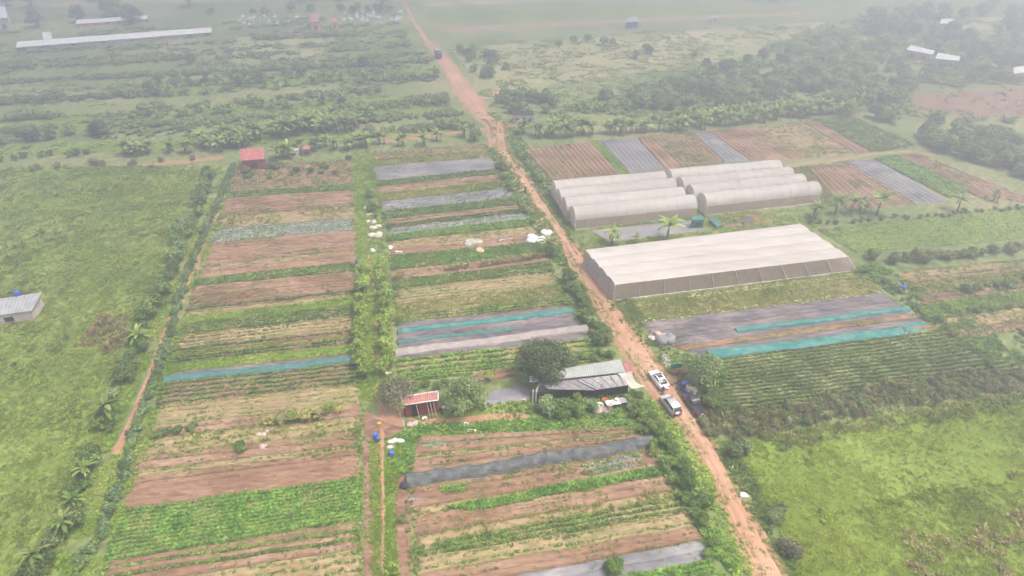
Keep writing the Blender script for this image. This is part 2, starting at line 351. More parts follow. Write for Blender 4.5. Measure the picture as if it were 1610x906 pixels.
def scatter(name, pos, scl, proto, mat, label, cat, kind='stuff', parent=None, zs=None):
    ps = TP[proto]; Vs = []; n = len(pos)
    if n == 0: return None
    which = rng.integers(0, len(ps), n); yaw = rng.random(n) * 6.283
    for k, pr in enumerate(ps):
        m = which == k
        if not m.any(): continue
        c = np.cos(yaw[m])[:, None]; s = np.sin(yaw[m])[:, None]; sc_ = scl[m][:, None]; z_ = sc_ if zs is None else zs[m][:, None]
        x = (pr[:, 0] * c - pr[:, 1] * s) * sc_ + pos[m, 0:1]; y = (pr[:, 0] * s + pr[:, 1] * c) * sc_ + pos[m, 1:2]; z = pr[:, 2] * z_ + pos[m, 2:3]
        Vs.append(np.stack([x, y, z], -1).reshape(-1, 3))
    V = np.concatenate(Vs); F = np.arange(len(V)).reshape(-1, 4)
    o = raw(name, V, F, mat, False, parent)
    if label: tag(o, label, cat, kind=kind)
    return o
def crop(q, proto, mat, s, rowsp, sp, gap, name, label, cat='crop', across=False, z=0.1, jit=.09, hs=1.0):
    q = [np.asarray(p, float) for p in q]
    if across: q = [q[1], q[2], q[3], q[0]]
    cx, cy = np.mean([p[0] for p in q]), np.mean([p[1] for p in q]); l = float(lod(cx, cy))
    wv = 0.5 * (np.linalg.norm(q[3] - q[0]) + np.linalg.norm(q[2] - q[1])); wu = 0.5 * (np.linalg.norm(q[1] - q[0]) + np.linalg.norm(q[2] - q[3]))
    rows = max(1, round(wv / (rowsp * max(1, l * .75)))); k = max(2, int(wu / (sp * .85 * l)))
    U, W = np.meshgrid((np.arange(k) + .5) / k, (np.arange(rows) + .5) / rows)
    U = np.clip(U + rng.normal(0, .35 / k, U.shape), 0.005, .995); W = np.clip(W + rng.normal(0, jit / rows, W.shape), .01, .99)
    p = bil(q, U, W).reshape(-1, 3); x, y = warp(p[:, 0], p[:, 1])
    keep = rng.random(len(x)) > gap + (vn(x, y, 4.0, 9) - .5) * gap * 1.6
    x = x[keep]; y = y[keep]; sc_ = s * l * rng.uniform(.7, 1.25, len(x)) * (.75 + .5 * vn(x, y, 3.0, 12))
    return scatter(name, np.stack([x, y, np.full(len(x), z - .03)], 1), sc_, proto, mat, label, cat, zs=sc_ * hs / max(1, l ** .5))
def fill(poly, dens, proto, mat, s, name, label, cat='grass', mod=None, ext=None, z=0.13, hs=1.0, zf=None, px=True, lodk=1.0, rag=0.0):
    W = [P(*p) for p in poly] if px else [np.array((*p, 0)) for p in poly]; xs = [p[0] for p in W]; ys = [p[1] for p in W]
    A = (max(xs) - min(xs)) * (max(ys) - min(ys)); n = int(A * dens)
    x = rng.uniform(min(xs), max(xs), n); y = rng.uniform(min(ys), max(ys), n); 
    xr = x + rag * (vn(x, y, 1.5, 21) - .5); yr = y + rag * (vn(x, y, 1.5, 22) - .5)
    k = inpoly(xr, yr, W)
    if name.startswith('far_'): k &= ~np.array([kk and on_road(a_, b_, 5.5) for a_, b_, kk in zip(x, y, k)])
    for e in ext or []: k &= ~inpoly(x, y, [P(*p) for p in e])
    l = lod(x, y) ** lodk; k &= rng.random(n) < 1 / l ** 2
    if mod is not None: k &= rng.random(n) < mod(x, y)
    x = x[k]; y = y[k]; l = l[k]; hmod = .6 + .7 * vn(x, y, 2.4, 5)
    sc_ = s * l * rng.uniform(.7, 1.3, len(x)) * hmod; zz = np.full(len(x), z) if zf is None else zf(x, y)
    return scatter(name, np.stack([x, y, zz - .04], 1), sc_, proto, mat, label, cat, zs=sc_ * hs / np.maximum(1, l ** .6))
# ---------------------------------------------------------------- field blocks
ORD = ['first', 'second', 'third', 'fourth', 'fifth', 'sixth', 'seventh', 'eighth', 'ninth', 'tenth', 'eleventh', 'twelfth', 'thirteenth', 'fourteenth', 'fifteenth', 'sixteenth', 'seventeenth', 'eighteenth', 'nineteenth', 'twentieth', 'twenty-first', 'twenty-second', 'twenty-third', 'twenty-fourth', 'twenty-fifth', 'twenty-sixth', 'twenty-seventh', 'twenty-eighth', 'twenty-ninth', 'thirtieth', 'thirty-first', 'thirty-second'] + ['thirty-' + k for k in ('third', 'fourth', 'fifth', 'sixth', 'seventh', 'eighth', 'ninth')] + ['fortieth', 'forty-first', 'forty-second', 'forty-third', 'forty-fourth']
# kind: (surface material, furrow height, bed width, description, [(tuft, material, size, row spacing, plant spacing, gap, description)])
KN = dict(
    soil=('soil', .26, 1.1, 'bare red soil beds', [('rosette', 'g_weed', .3, .55, .6, .84, 'scattered small weeds'), ('grass', 'g_weed', .3, 2.2, .3, .5, 'thin green lines')]),
    soils=('soil', .2, 1.0, 'bare red soil beds with pale straw', [('rosette', 'g_straw', .3, 1.0, .9, .55, 'straw marks')]),
    soilw=('soil', .26, 1.1, 'red soil beds with weeds', [('rosette', 'g_weed', .34, .55, .45, .55, 'sparse weeds')]),
    tanrow=('tan', .15, .9, 'dry soil beds with thin green rows', [('rosette', 'g_mid', .42, .9, .34, .15, 'thin rows of seedlings')]),
    tan=('tan', .12, 1.1, 'dry tan field', [('grass', 'g_grass', .36, .5, .45, .5, 'thin grass')]),
    fallow=('tan', .06, 1.1, 'yellowish green fallow', [('grass', 'g_grass', .5, .42, .36, .15, 'low grass')]),
    lawn=('meadow', .04, 1.2, 'bright grassy strip', [('grass', 'g_grass2', .45, .42, .32, .1, 'bright short grass')]),
    brown=('brown', .14, 1.2, 'brown weedy soil', [('rosette', 'g_weed', .46, .55, .42, .42, 'scrappy weeds')]),
    green=('tan', .12, .9, 'soil under leafy green rows', [('leafy', 'g_mid', .5, .6, .24, .07, 'mid green vegetables in rows')]),
    bright=('tan', .12, .95, 'soil under bright crop', [('leafy', 'g_bright', .5, .52, .21, .05, 'bright green leafy vegetables')]),
    brightrow=('tan', .14, 1.3, 'soil under bright crop rows', [('leafy', 'g_bright', .6, 1.3, .24, .04, 'bright green vegetables in clear rows')]),
    dark=('brown', .14, .9, 'soil under dark green rows', [('leafy', 'g_dark', .52, .85, .22, .07, 'dark green vegetables in rows')]),
    blue=('mulch', .10, 1.1, 'film under bluish vegetables', [('rosette', 'g_blue', .52, .62, .42, .15, 'bluish green cabbages')]),
    smooth=('meadow', .05, 1.2, 'pale green field', [('rosette', 'g_mid', .34, .55, .36, .1, 'low even green crop')]),
    rows=('base', .14, .85, 'ground under neat rows', [('leafy', 'g_rows', .5, .85, .2, .03, 'neat parallel rows of low green plants')]),
    rowsd=('brown', .14, 1.3, 'soil under neat dark rows', [('leafy', 'g_dark', .6, 1.3, .26, .03, 'neat parallel rows of darker green plants')]),
    mulch=('mulch', .16, 1.1, 'grey plastic mulch beds', [('rosette', 'g_blue', .26, .6, .6, .75, 'small seedlings')]),
    mulchd=('mulchdark', .16, 1.1, 'dark plastic mulch beds', [('rosette', 'g_weed', .24, .6, .8, .9, 'small seedlings')]),
    mulchg=('mulch', .14, 1.1, 'grey mulch beds dotted with plants', [('rosette', 'g_mid', .38, .8, .5, .45, 'small green plants')]),
)
def xa(pts):
    ys = [p[1] for p in pts]; xs = [p[0] for p in pts]; return lambda y: float(np.interp(y, ys, xs))
def field(q, kind, where, across=False, zadd=0.0):
    sm, amp, bed, desc, plants = KN[kind]
    q = [P(*p) for p in q]
    nm = {'mulch': 'mulch_bed', 'mulchdark': 'mulch_bed', 'meadow': 'grass_strip'}.get(sm, 'soil_bed')
    sheet(nm, q, sm, .03 + zadd, amp, bed, f'{desc}, {where}', 'field', lump=.06, across=across)
    e0, e1 = q[0], q[1]; nrm_ = (q[3] - q[0]) / max(1e-6, np.linalg.norm(q[3] - q[0])) * .5
    if not across: crop([e0 - nrm_ * .6, e1 - nrm_ * .6, e1 + nrm_, e0 + nrm_], 'grass', 'g_weed', .34, .3, .3, .62, 'edge_weeds', f'ragged weeds on the far edge of the {where}', 'weeds', z=.12, jit=.3)
    for (pr, ml, s, rs, sp, gap, d2) in plants:
        crop(q, pr, ml, s, rs, sp, gap, 'crop_rows' if gap < .5 else 'weeds', f'{d2}, {where}', 'crop' if gap < .5 else 'weeds', across=across, z=.04 + zadd + amp * 1.25)
def block(where, L, R, rows):
    """L, R: boundary polylines (x,y) far to near; rows: (yL, yR, kind) each strip's far edge; last row closes"""
    fl, fr = xa(L), xa(R)
    for i in range(len(rows) - 1):
        a, b, k = rows[i]; c, d = rows[i + 1][:2]
        if k is None: continue
        field([(fl(a), a), (fr(b), b), (fr(d), d), (fl(c), c)], k, f'{ORD[i]} strip from the far end of {where}')
LA = [(372, 255), (340, 355), (300, 460), (258, 598), (245, 640), (205, 745), (193, 803), (172, 860), (158, 897), (135, 960)]
RA = [(553, 240), (556, 300), (559, 400), (562, 520), (566, 620), (568, 750), (568, 840), (570, 960)]
block('the left vegetable block', LA, RA, [
    (262, 252, 'brown'), (303, 291, 'green'), (313, 300, 'soil'), (337, 320, 'brown'), (342, 324, 'tan'), (361, 343, 'blue'), (384, 363, 'soil'), (418, 394, 'tanrow'), (424, 399, 'soil'),
    (440, 413, 'green'), (452, 428, 'soil'), (468, 441, 'soilw'), (486, 456, 'dark'), (492, 462, 'tan'), (500, 468, 'lawn'), (511, 480, 'green'), (528, 497, 'tanrow'), (549, 518, 'dark'),
    (556, 525, 'fallow'), (564, 532, 'dark'), (573, 541, 'lawn'), (588, 556, 'mulchd'), (603, 571, 'dark'), (640, 604, 'tanrow'), (672, 636, 'soilw'),
    (690, 655, 'tan'), (720, 676, 'brown'), (728, 690, 'soilw'), (742, 700, 'tanrow'), (752, 708, 'soil'), (763, 716, 'soils'), (803, 752, 'bright'), (886, 818, 'brown'), (893, 832, 'green'), (899, 838, 'soil'), (908, 846, 'green'), (913, 851, 'soilw'), (930, 862, 'tanrow'), (965, 905, None)])
LB = [(584, 240), (586, 262), (598, 320), (612, 400), (620, 480), (622, 560), (628, 600)]
RB = [(760, 225), (777, 248), (800, 300), (835, 345), (852, 385), (875, 430), (905, 480), (925, 520), (945, 560)]
block('the middle vegetable block left of the dirt road', LB, RB, [
    (240, 228, 'brown'), (252, 238, 'fallow'), (263, 248, 'mulch'), (286, 267, 'green'), (295, 275, 'soil'), (306, 286, 'fallow'), (318, 296, 'mulchg'), (334, 312, 'green'), (347, 323, 'soil'),
    (355, 329, 'dark'), (361, 335, 'blue'), (371, 345, 'bright'), (381, 356, 'tan'), (392, 368, 'soil'), (403, 382, 'bright'), (426, 402, 'soilw'),
    (443, 412, 'green'), (456, 428, 'tanrow'), (480, 448, 'fallow'), (499, 468, 'green'), (510, 480, 'mulchd'), (554, 524, 'mulchd'), (566, 532, 'brightrow'), (590, 556, 'bright'), (600, 572, None)])
LD = [(651, 680), (641, 770), (646, 810), (652, 870), (656, 960)]
RD = [(965, 655), (1025, 690), (1045, 736), (1067, 780), (1095, 820), (1116, 860), (1130, 920)]
block('the lower middle block beside the dirt road', LD, RD, [
    (688, 672, 'soilw'), (700, 676, 'soil'), (716, 681, 'tanrow'), (724, 684, 'soilw'), (738, 689, 'soil'), (766, 706, 'brown'), (778, 716, 'soil'), (800, 738, 'tan'), (812, 748, 'soilw'), (845, 770, 'tan'), (862, 780, 'green'),  # brown strip just before the net tunnel also paints its shadow on the soil
    (878, 806, 'tanrow'), (905, 828, 'soilw'), (935, 848, 'mulch'), (965, 882, 'bright'), (990, 905, None)])
field([(735, 588), (815, 573), (815, 592), (738, 604)], 'soil', 'small plot behind the grey roofed farmhouse')
# overlays in the lower middle block
field([(916, 732), (1005, 716), (1014, 736), (922, 753)], 'blue', 'patch right of the bare beds below the grey net tunnel', zadd=.16)
field([(700, 800), (1047, 734), (1055, 746), (745, 806)], 'bright', 'long strip below the bare beds of the lower middle block', zadd=.16)
field([(694, 768), (733, 764), (735, 774), (697, 778)], 'bright', 'small lime patch below the grey net tunnel', zadd=.16)
# right of the road
field([(985, 476), (1345, 428), (1392, 460), (1006, 508)], 'fallow', 'strip in front of the wide greenhouse')
crop([P(*p) for p in [(995, 485), (1350, 433), (1372, 446), (1000, 492)]], 'leafy', 'g_mid', .5, .9, .5, .25, 'crop_rows', 'mid green rows just in front of the wide greenhouse')
for i, (a, b) in enumerate((((1075, 464), (1338, 432)), ((1000, 503), (1386, 457)))):
    A, B = P(*a), P(*b); n = np.array([.2, -.98, 0])
    crop([A, B, B + n * 1.3, A + n * 1.3], 'rosette', 'g_pale', .5, .6, .5, .35, 'lettuce_row', ['row of pale lettuces at the foot of the wide greenhouse', 'row of pale lettuces along the edge of the dark mulch'][i], 'lettuces', z=.2)
block('the mulch field right of the dirt road', [(1005, 508), (1030, 540), (1114, 562), (1116, 568)], [(1390, 461), (1425, 483), (1472, 515), (1476, 521)], [
    (508, 461, 'mulchd'), (524, 474, 'mulchd'), (536, 484, 'mulchd'), (546, 494, 'soil'), (552, 500, 'mulchd'), (560, 508, 'soil'), (565, 515, None)])
block('the dark crop field right of the dirt road', [(1112, 567), (1100, 640), (1095, 670)], [(1476, 520), (1560, 560), (1640, 600)], [
    (567, 520, 'rows'), (600, 548, 'rows'), (640, 585, 'rows'), (668, 605, None)])
block('the field right of the wide greenhouse', [(1285, 363), (1345, 398), (1350, 405)], [(1700, 313), (1740, 365), (1745, 370)], [(363, 313, 'smooth'), (398, 365, None)])
block('the small plots at the right edge', [(1400, 405), (1412, 440), (1450, 480), (1470, 530), (1480, 600)], [(1700, 380), (1750, 400), (1800, 440), (1850, 480), (1900, 560)], [
    (430, 396, 'tan'), (441, 404, 'brown'), (448, 410, 'fallow'), (466, 424, 'brown'), (480, 432, 'lawn'), (505, 452, 'tan'), (525, 468, 'brown'), (540, 480, None)])
# upper right plots, beds run away from the viewer
UR = 'plot in the upper right field'
for q, k, d in (
    ([(823, 235), (869, 229), (912, 279), (868, 285)], 'soilw', 'brown and weedy, beside the dirt road'),
    ([(869, 228), (926, 223), (974, 275), (912, 279)], 'soil', 'wide bare one, second from the dirt road'),
    ([(926, 222), (941, 221), (990, 273), (974, 275)], 'lawn', 'narrow green one left of the wide mulch sheet'),
    ([(942, 220), (1000, 216), (1047, 268), (990, 273)], 'mulch', 'wide grey one behind the tunnel greenhouses'),
    ([(1000, 216), (1020, 214), (1072, 264), (1047, 267)], 'soil', 'narrow bare one right of the wide mulch sheet'),
    ([(1020, 214), (1088, 208), (1140, 256), (1072, 264)], 'brown', 'weedy one in the middle'),
    ([(1088, 208), (1112, 206), (1180, 253), (1140, 256)], 'mulch', 'narrow grey one'),
    ([(1112, 206), (1182, 199), (1268, 250), (1180, 253)], 'soil', 'bare one right of the narrow mulch sheet'),
    ([(1182, 199), (1260, 192), (1345, 242), (1268, 250)], 'tan', 'dry one towards the right'),
    ([(1260, 192), (1278, 190), (1368, 240), (1345, 242)], 'soil', 'narrow bare one towards the right'),
    ([(1278, 190), (1335, 182), (1442, 230), (1368, 240)], 'green', 'last green one before the dark trees'),
    ([(1232, 266), (1266, 262), (1330, 322), (1285, 330)], 'fallow', 'grassy one right of the tunnel greenhouses'),
    ([(1266, 262), (1328, 254), (1440, 322), (1330, 330)], 'soil', 'dark red one below the cross path'),
    ([(1328, 253), (1374, 250), (1492, 319), (1440, 322)], 'mulch', 'grey one below the cross path'),
    ([(1374, 250), (1407, 244), (1530, 298), (1492, 312)], 'bright', 'vivid one below the cross path'),
    ([(1407, 244), (1440, 241), (1640, 322), (1540, 312)], 'soilw', 'bare one at the right end of the cross path'),
): field(q, k, f'{d}, {UR}', across=True)
# meadows with real lumps
def zmead(x, y): return .06 + .20 * vn(x, y, 2.4, 5) + .12 * vn(x, y, 1.0, 6)
def meadow(name, px, mat, label):
    W = [P(*p) for p in px]; xs = [p[0] for p in W]; ys = [p[1] for p in W]; st_ = .8
    nx = int((max(xs) - min(xs)) / st_) + 2; ny = int((max(ys) - min(ys)) / st_) + 2
    X, Y = np.meshgrid(np.linspace(min(xs), max(xs), nx), np.linspace(min(ys), max(ys), ny)); Z = zmead(X, Y)
    ins = inpoly(X.ravel(), Y.ravel(), W).reshape(X.shape); Z = np.where(ins, Z, -.06)
    i = np.arange(X.size).reshape(X.shape)
    c = ins[:-1, :-1] | ins[1:, :-1] | ins[1:, 1:] | ins[:-1, 1:]
    F = np.stack([i[:-1, :-1][c], i[:-1, 1:][c], i[1:, 1:][c], i[1:, :-1][c]], 1)
    o = raw(name, np.stack([X.ravel(), Y.ravel(), Z.ravel()], 1), F, mat, True); tag(o, label, 'meadow', kind='structure')
GL = [(-160, 266), (335, 262), (318, 330), (290, 400), (250, 490), (215, 570), (175, 665), (140, 760), (100, 860), (60, 960), (-160, 960)]
GR = [(1150, 700), (1290, 672), (1640, 618), (1900, 590), (2100, 900), (1300, 990), (1255, 906), (1225, 830), (1190, 760)]
meadow('meadow', GL, 'meadow', 'big rough green meadow on the left beyond the ditch')
meadow('meadow', GR, 'lime', 'bright green meadow right of the dirt road in the foreground')
fill(GL, 7.5, 'grass', 'g_grass', .40, 'meadow_grass', 'rough tufted grass covering the left meadow', zf=zmead)
fill(GL, 2.5, 'grass', 'g_grass2', .42, 'bright_grass', 'brighter green grass patches in the left meadow', zf=zmead, mod=lambda x, y: (vn(x, y, 9, 31) > .55) * 1.0)
fill(GL, .5, 'tall', 'g_weed', .6, 'tall_weeds', 'tall pale weeds in clumps in the left meadow', zf=zmead, mod=lambda x, y: (vn(x, y, 5, 32) > .62) * 1.0)
fill([(1240, 712), (1400, 690), (1640, 648), (1700, 735), (1400, 785), (1262, 812)], 2.0, 'leafy', 'g_grass2', .24, 'meadow_clover', 'duller darker ground cover in the middle band of the right meadow', zf=zmead, mod=lambda x, y: .45 + .55 * (vn(x, y, 4, 38) > .45))
fill([(1262, 830), (1400, 800), (1700, 750), (1800, 960), (1290, 960)], 4.0, 'grass', 'g_lime', .5, 'meadow_grass', 'taller bright grass in the near band of the right meadow', zf=zmead)
fill(GR, 1.2, 'leafy', 'g_grass2', .3, 'meadow_weeds', 'darker weed patches in the right meadow', zf=zmead, mod=lambda x, y: (vn(x, y, 6, 36) > .62) * 1.0)
fill(GL, 2.0, 'leafy', 'g_mid', .32, 'meadow_weeds', 'darker weed patches in the left meadow', zf=zmead, mod=lambda x, y: (vn(x * .5, y, 4, 37) > .6) * 1.0)
fill([(125, 545), (160, 495), (205, 500), (210, 545), (170, 560)], 3.0, 'tall', 'g_straw', .8, 'straw_grass', 'straw coloured tall grass clump by the ditch hedge', rag=2)
fill(GR, 13.0, 'grass', 'g_lime', .34, 'meadow_grass', 'fresh green grass covering the right meadow', zf=zmead)
fill(GR, 2.0, 'tall', 'g_lime', .36, 'tall_grass', 'taller green grass clumps in the right meadow', zf=zmead, mod=lambda x, y: (vn(x, y, 5, 33) > .5) * 1.0)
fill([(1380, 906), (1400, 830), (1500, 850), (1640, 790), (1700, 830), (1650, 960), (1400, 960)], 3.2, 'tall', 'g_straw', .62, 'straw_grass', 'reddish straw patches in the bottom right corner', mod=lambda x, y: (vn(x, y, 3.0, 34) > .6) * .6, zf=zmead)
fill([(1200, 690), (1290, 668), (1640, 614), (1640, 636), (1380, 680), (1230, 715)], 5.0, 'tall', 'g_weed', .5, 'grass_ridge', 'pale tall grass ridge along the far side of the right meadow', zf=zmead, rag=2)
fill([(1250, 815), (1400, 785), (1640, 745), (1640, 756), (1400, 800), (1260, 828)], 5.0, 'tall', 'g_lime', .55, 'grass_ridge', 'low yellowish grass ridge across the middle of the right meadow', zf=zmead, rag=1.5)
fill([(1098, 648), (1250, 632), (1420, 600), (1640, 575), (1700, 590), (1640, 612), (1420, 645), (1260, 672), (1180, 694), (1112, 690)], 3.0, 'tall', 'g_olive', .6, 'thicket_weeds', 'tall olive weeds filling the greyish thicket', 'weeds', rag=2)
fill([(1426, 150), (1700, 128), (1760, 195), (1440, 178)], 1.0, 'leafy', 'g_olive', .5, 'field_weeds', 'dull weeds on the ploughed dark brown field', 'weeds', mod=lambda x, y: 1. * (vn(x, y, 4, 35) > .4))
# ---------------------------------------------------------------- roads and paths
def ribbon(name, edges, mat, z, label, cat, seg=1.4, crown=.07):
    """edges: (px left, px right, py) down the picture"""
    Ls = np.array([P(a, y)[:2] for a, b, y in edges]); Rs = np.array([P(b, y)[:2] for a, b, y in edges])
    d = np.r_[0, np.cumsum(np.linalg.norm(np.diff((Ls + Rs) / 2, axis=0), axis=1))]; n = int(d[-1] / seg) + 2; t = np.linspace(0, d[-1], n)
    li = np.stack([np.interp(t, d, Ls[:, k]) for k in (0, 1)], 1); ri = np.stack([np.interp(t, d, Rs[:, k]) for k in (0, 1)], 1)
    m = 12; u = np.linspace(0, 1, m + 1); X = li[:, None, 0] * (1 - u) + ri[:, None, 0] * u; Y = li[:, None, 1] * (1 - u) + ri[:, None, 1] * u
    X, Y = warp(X, Y)
    prof = crown * (np.sin(np.pi * u) - 1.3 * np.exp(-((u - .27) / .09) ** 2) - 1.3 * np.exp(-((u - .73) / .09) ** 2))
    Z = z + prof[None, :] + .02 * vn(X, Y, 1.2, 8); Z[:, 0] = Z[:, -1] = -.03
    i = np.arange(X.size).reshape(X.shape); F = np.stack([i[:-1, :-1].ravel(), i[:-1, 1:].ravel(), i[1:, 1:].ravel(), i[1:, :-1].ravel()], 1)
    o = raw(name, np.stack([X.ravel(), Y.ravel(), Z.ravel()], 1), F, mat, True); tag(o, label, cat, kind='structure'); return o
ribbon('dirt_road', road_edges, 'road', .10, 'orange red laterite road running through the farmland', 'road')
ribbon('dirt_shoulder', [(a - 5 - y * .006, b + 5 + y * .008, y) for a, b, y in road_edges if y > 60], 'path', .045, 'dusty weedy shoulder under the laterite road', 'road shoulder', crown=0)
ribbon('dirt_path', [(594, 601, 645), (598, 606, 700), (598, 605, 740), (598, 604, 800), (599, 606, 860), (600, 607, 960)], 'path', .07, 'narrow footpath running down to the bottom edge between the blocks', 'path', crown=.02)
ribbon('dirt_path', [(575, 579, 395), (584, 588, 430), (588, 592, 468), (590, 596, 520), (591, 598, 570), (588, 599, 620), (594, 601, 645)], 'path', .07, 'narrow footpath under the pale leafy trees between the upper blocks', 'path', crown=.02)
ribbon('ditch_track', [(349, 356, 300), (334, 342, 340), (318, 327, 380), (300, 311, 420), (276, 292, 470), (252, 270, 530), (230, 248, 590), (209, 226, 640), (186, 206, 690), (172, 192, 715)], 'path', .07, 'red dirt track beside the left ditch hedge', 'track', crown=.02)
def crosspath(pts, wd, mat, z, label):
    e = []
    W = [P(*p) for p in pts]; n = len(W); V = []; F = []
    for i, p in enumerate(W):
        d = W[min(i + 1, n - 1)] - W[max(i - 1, 0)]; d /= np.linalg.norm(d); s = np.array([-d[1], d[0], 0]) * wd / 2
        for k, zz in ((-1, -.03), (-.7, z), (.7, z), (1, -.03)): V.append((*(p + s * k)[:2], zz))
    for i in range(n - 1):
        for k in range(3): F.append((i * 4 + k, i * 4 + k + 1, i * 4 + 5 + k, i * 4 + 4 + k))
    tag(raw('dirt_path', V, F, mat, True), label, 'path', kind='structure')
crosspath([(-80, 283), (0, 278), (70, 274), (134, 268), (210, 261), (285, 254), (350, 248)], 2.2, 'path', .06, 'pale path along the far edge of the left meadow')
crosspath([(600, 222), (640, 219), (690, 212), (740, 205), (775, 203)], 2.2, 'path', .06, 'pale path joining the road from the left above the middle block')
crosspath([(1228, 262), (1318, 249), (1370, 243), (1424, 238), (1470, 243)], 1.5, 'tan', .09, 'pale path crossing the upper right field')
crosspath([(745, 152), (758, 153), (768, 150), (790, 140)], 3.0, 'road', .07, 'short red spur leaving the road to the right')
crosspath([(785, 200), (800, 196), (838, 194)], 3.4, 'road', .07, 'red forecourt track to the roofless block')
def lay(px, mat, label, cat, name='bare_ground', z=.045, lump=.04):
    sheet(name, [P(*p) for p in px], mat, z, 0, 1, label, cat, lump=lump)
lay([(1034, 575), (1070, 572), (1085, 625), (1060, 640)], 'road', 'trampled red ground beside the parked vehicles', 'bare ground', z=.05)
lay([(592, 628), (640, 632), (640, 672), (592, 690)], 'road', 'trampled red ground left of the red hut', 'bare ground')
lay([(636, 655), (840, 640), (850, 662), (640, 685)], 'path', 'trodden brown yard in front of the red hut', 'bare ground', z=.05)
lay([(1130, 338), (1200, 330), (1215, 352), (1140, 362)], 'soil', 'small bare red plot in front of the right tunnels', 'field', z=.05)
lay([(556, 238), (583, 236), (612, 640), (566, 640)], 'meadow', 'grassy strip between the left and middle blocks', 'grass strip', 'grass_strip')
lay([(566, 640), (644, 668), (656, 960), (566, 960)], 'brown', 'earthy margin either side of the lower footpath', 'bare ground', z=.035)
lay([(1426, 150), (1700, 128), (1760, 195), (1440, 178)], 'brown', 'ploughed dark brown field among the trees on the right', 'field')
lay([(150, 262), (372, 262), (190, 800), (100, 906)], 'base', 'grassy bank along the left ditch', 'bank', 'grass_bank', z=.035)
lay([(640, 640), (1010, 610), (1060, 700), (650, 700)], 'meadow', 'weedy yard around the farm buildings', 'yard', 'grass_yard', z=.032)
lay([(585, 688), (638, 690), (627, 760), (624, 860), (628, 960), (584, 960)][:1] + [(638, 690), (628, 960), (584, 960)], 'meadow', 'green grass strip carrying the lower footpath', 'grass strip', 'grass_strip', z=.05)
# films on the ground
def film(px, mat, label, z=.12, name='plastic_sheet', lump=.05, cat='plastic sheet'):
    sheet(name, [P(*p) for p in px], mat, z, 0, 1, label, cat, lump=lump, kind='thing')
film([(775, 612), (836, 605), (836, 629), (743, 645)], 'greyfilm', 'big dark grey plastic sheet on the yard between hut and farmhouse')
film([(262, 704), (398, 686), (401, 694), (262, 712)], 'blackfilm', 'long narrow black sheet left of the small stones')
film([(711, 694), (788, 682), (790, 689), (711, 701)], 'blackfilm', 'narrow dark sheet just right of the bright green net', z=.2)
film([(925, 362), (1095, 345), (1110, 362), (960, 382)], 'greyfilm', 'grey sheet on the ground between the greenhouses')
film([(641, 783), (690, 774), (680, 786), (641, 792)], 'greyfilm', 'small bluish grey sheet at the left end below the grey net tunnel', z=.2)
film([(1032, 552), (1052, 548), (1058, 578), (1040, 582)], 'concrete', 'pale grey concrete slab right of the road behind the white car', name='concrete_slab', lump=0, cat='slab')
# ---------------------------------------------------------------- nets
def tunnel_net(name, a, b, w_, h, mat, label, hoop=2.0, wavy=.12, flat=False):
    A, B = P3(*a), P3(*b); d = (B - A); Ln = d.length; d.normalize(); s = Vector((-d.y, d.x, 0)); n = int(Ln / .5) + 2
    root = empty(name, A, 0); V = []; m = 9
    for i in range(n):
        t = i / (n - 1) * Ln; ph = abs(math.sin(math.pi * t / hoop)); hh = h * (1 - wavy * ph) * (1 + .05 * math.sin(t * .7)); ww = w_ * (1 + .05 * math.sin(t * .45 + 1))
        dx = .12 * math.sin(t * .33) + .06 * math.sin(t * 1.3)
        for k in range(m):
            q = math.pi * k / (m - 1); c_ = math.cos(q); s_ = math.sin(q)
            p = d * t + s * (ww / 2 * c_ + dx) + Vector((0, 0, .1 + hh * s_ ** (.7 if not flat else .4)))
            V.append(tuple(p))
    F = [(i * m + k, i * m + k + 1, (i + 1) * m + k + 1, (i + 1) * m + k) for i in range(n - 1) for k in range(m - 1)]
    raw('net', V, F, mat, True, root)
    for e, sg in ((0, -1), (n - 1, 1)):
        mb = MB(); ring = V[e * m:(e + 1) * m]; mb.add(ring, [tuple(range(m))]); mb.build('end_flap', mat, root)
    k = 0
    while k * hoop <= Ln:
        t = k * hoop; pts = [d * t + s * (w_ / 2 * math.cos(math.pi * j / 6) * .97) + Vector((0, 0, .1 + h * .97 * math.sin(math.pi * j / 6))) for j in range(7)]
        MB().tube(pts, [.015] * 7, 4).build('hoop', 'post', root); k += 1
    return tag(root, label, 'net tunnel')
tunnel_net('net_tunnel', (259, 599), (563, 566), 1.3, .42, 'tealdull', 'long dull turquoise net tunnel in the left block', wavy=.3)
tunnel_net('net_tunnel', (626, 523), (901, 491), 1.1, .4, 'teal', 'turquoise net tunnel, farther of two in the middle block')
tunnel_net('net_tunnel', (626, 540), (806, 518), .9, .35, 'tealdull', 'dull teal net tunnel, shorter one in the middle block', wavy=.3)
tunnel_net('net_tunnel', (622, 557), (923, 518), 1.6, .5, 'whitenet', 'wavy white net tunnel in the middle block', wavy=.25)
tunnel_net('net_tunnel', (1157, 522), (1428, 487), 1.0, .45, 'teal', 'turquoise net tunnel, farther of two right of the road')
tunnel_net('net_tunnel', (1114, 561), (1418, 523), 1.8, .5, 'teal', 'turquoise net strip, nearer of two right of the road', wavy=.3, flat=True)
film([(1402, 512), (1450, 503), (1469, 515), (1422, 527)], 'teal', 'loose turquoise net heap at the far right end of the nets', z=.42, name='net_sheet', lump=.25, cat='net')
film([(658, 699), (710, 696), (710, 703), (656, 707)], 'green_net', 'short bright green net on the bare beds', z=.35, name='net_sheet', lump=.2, cat='net')
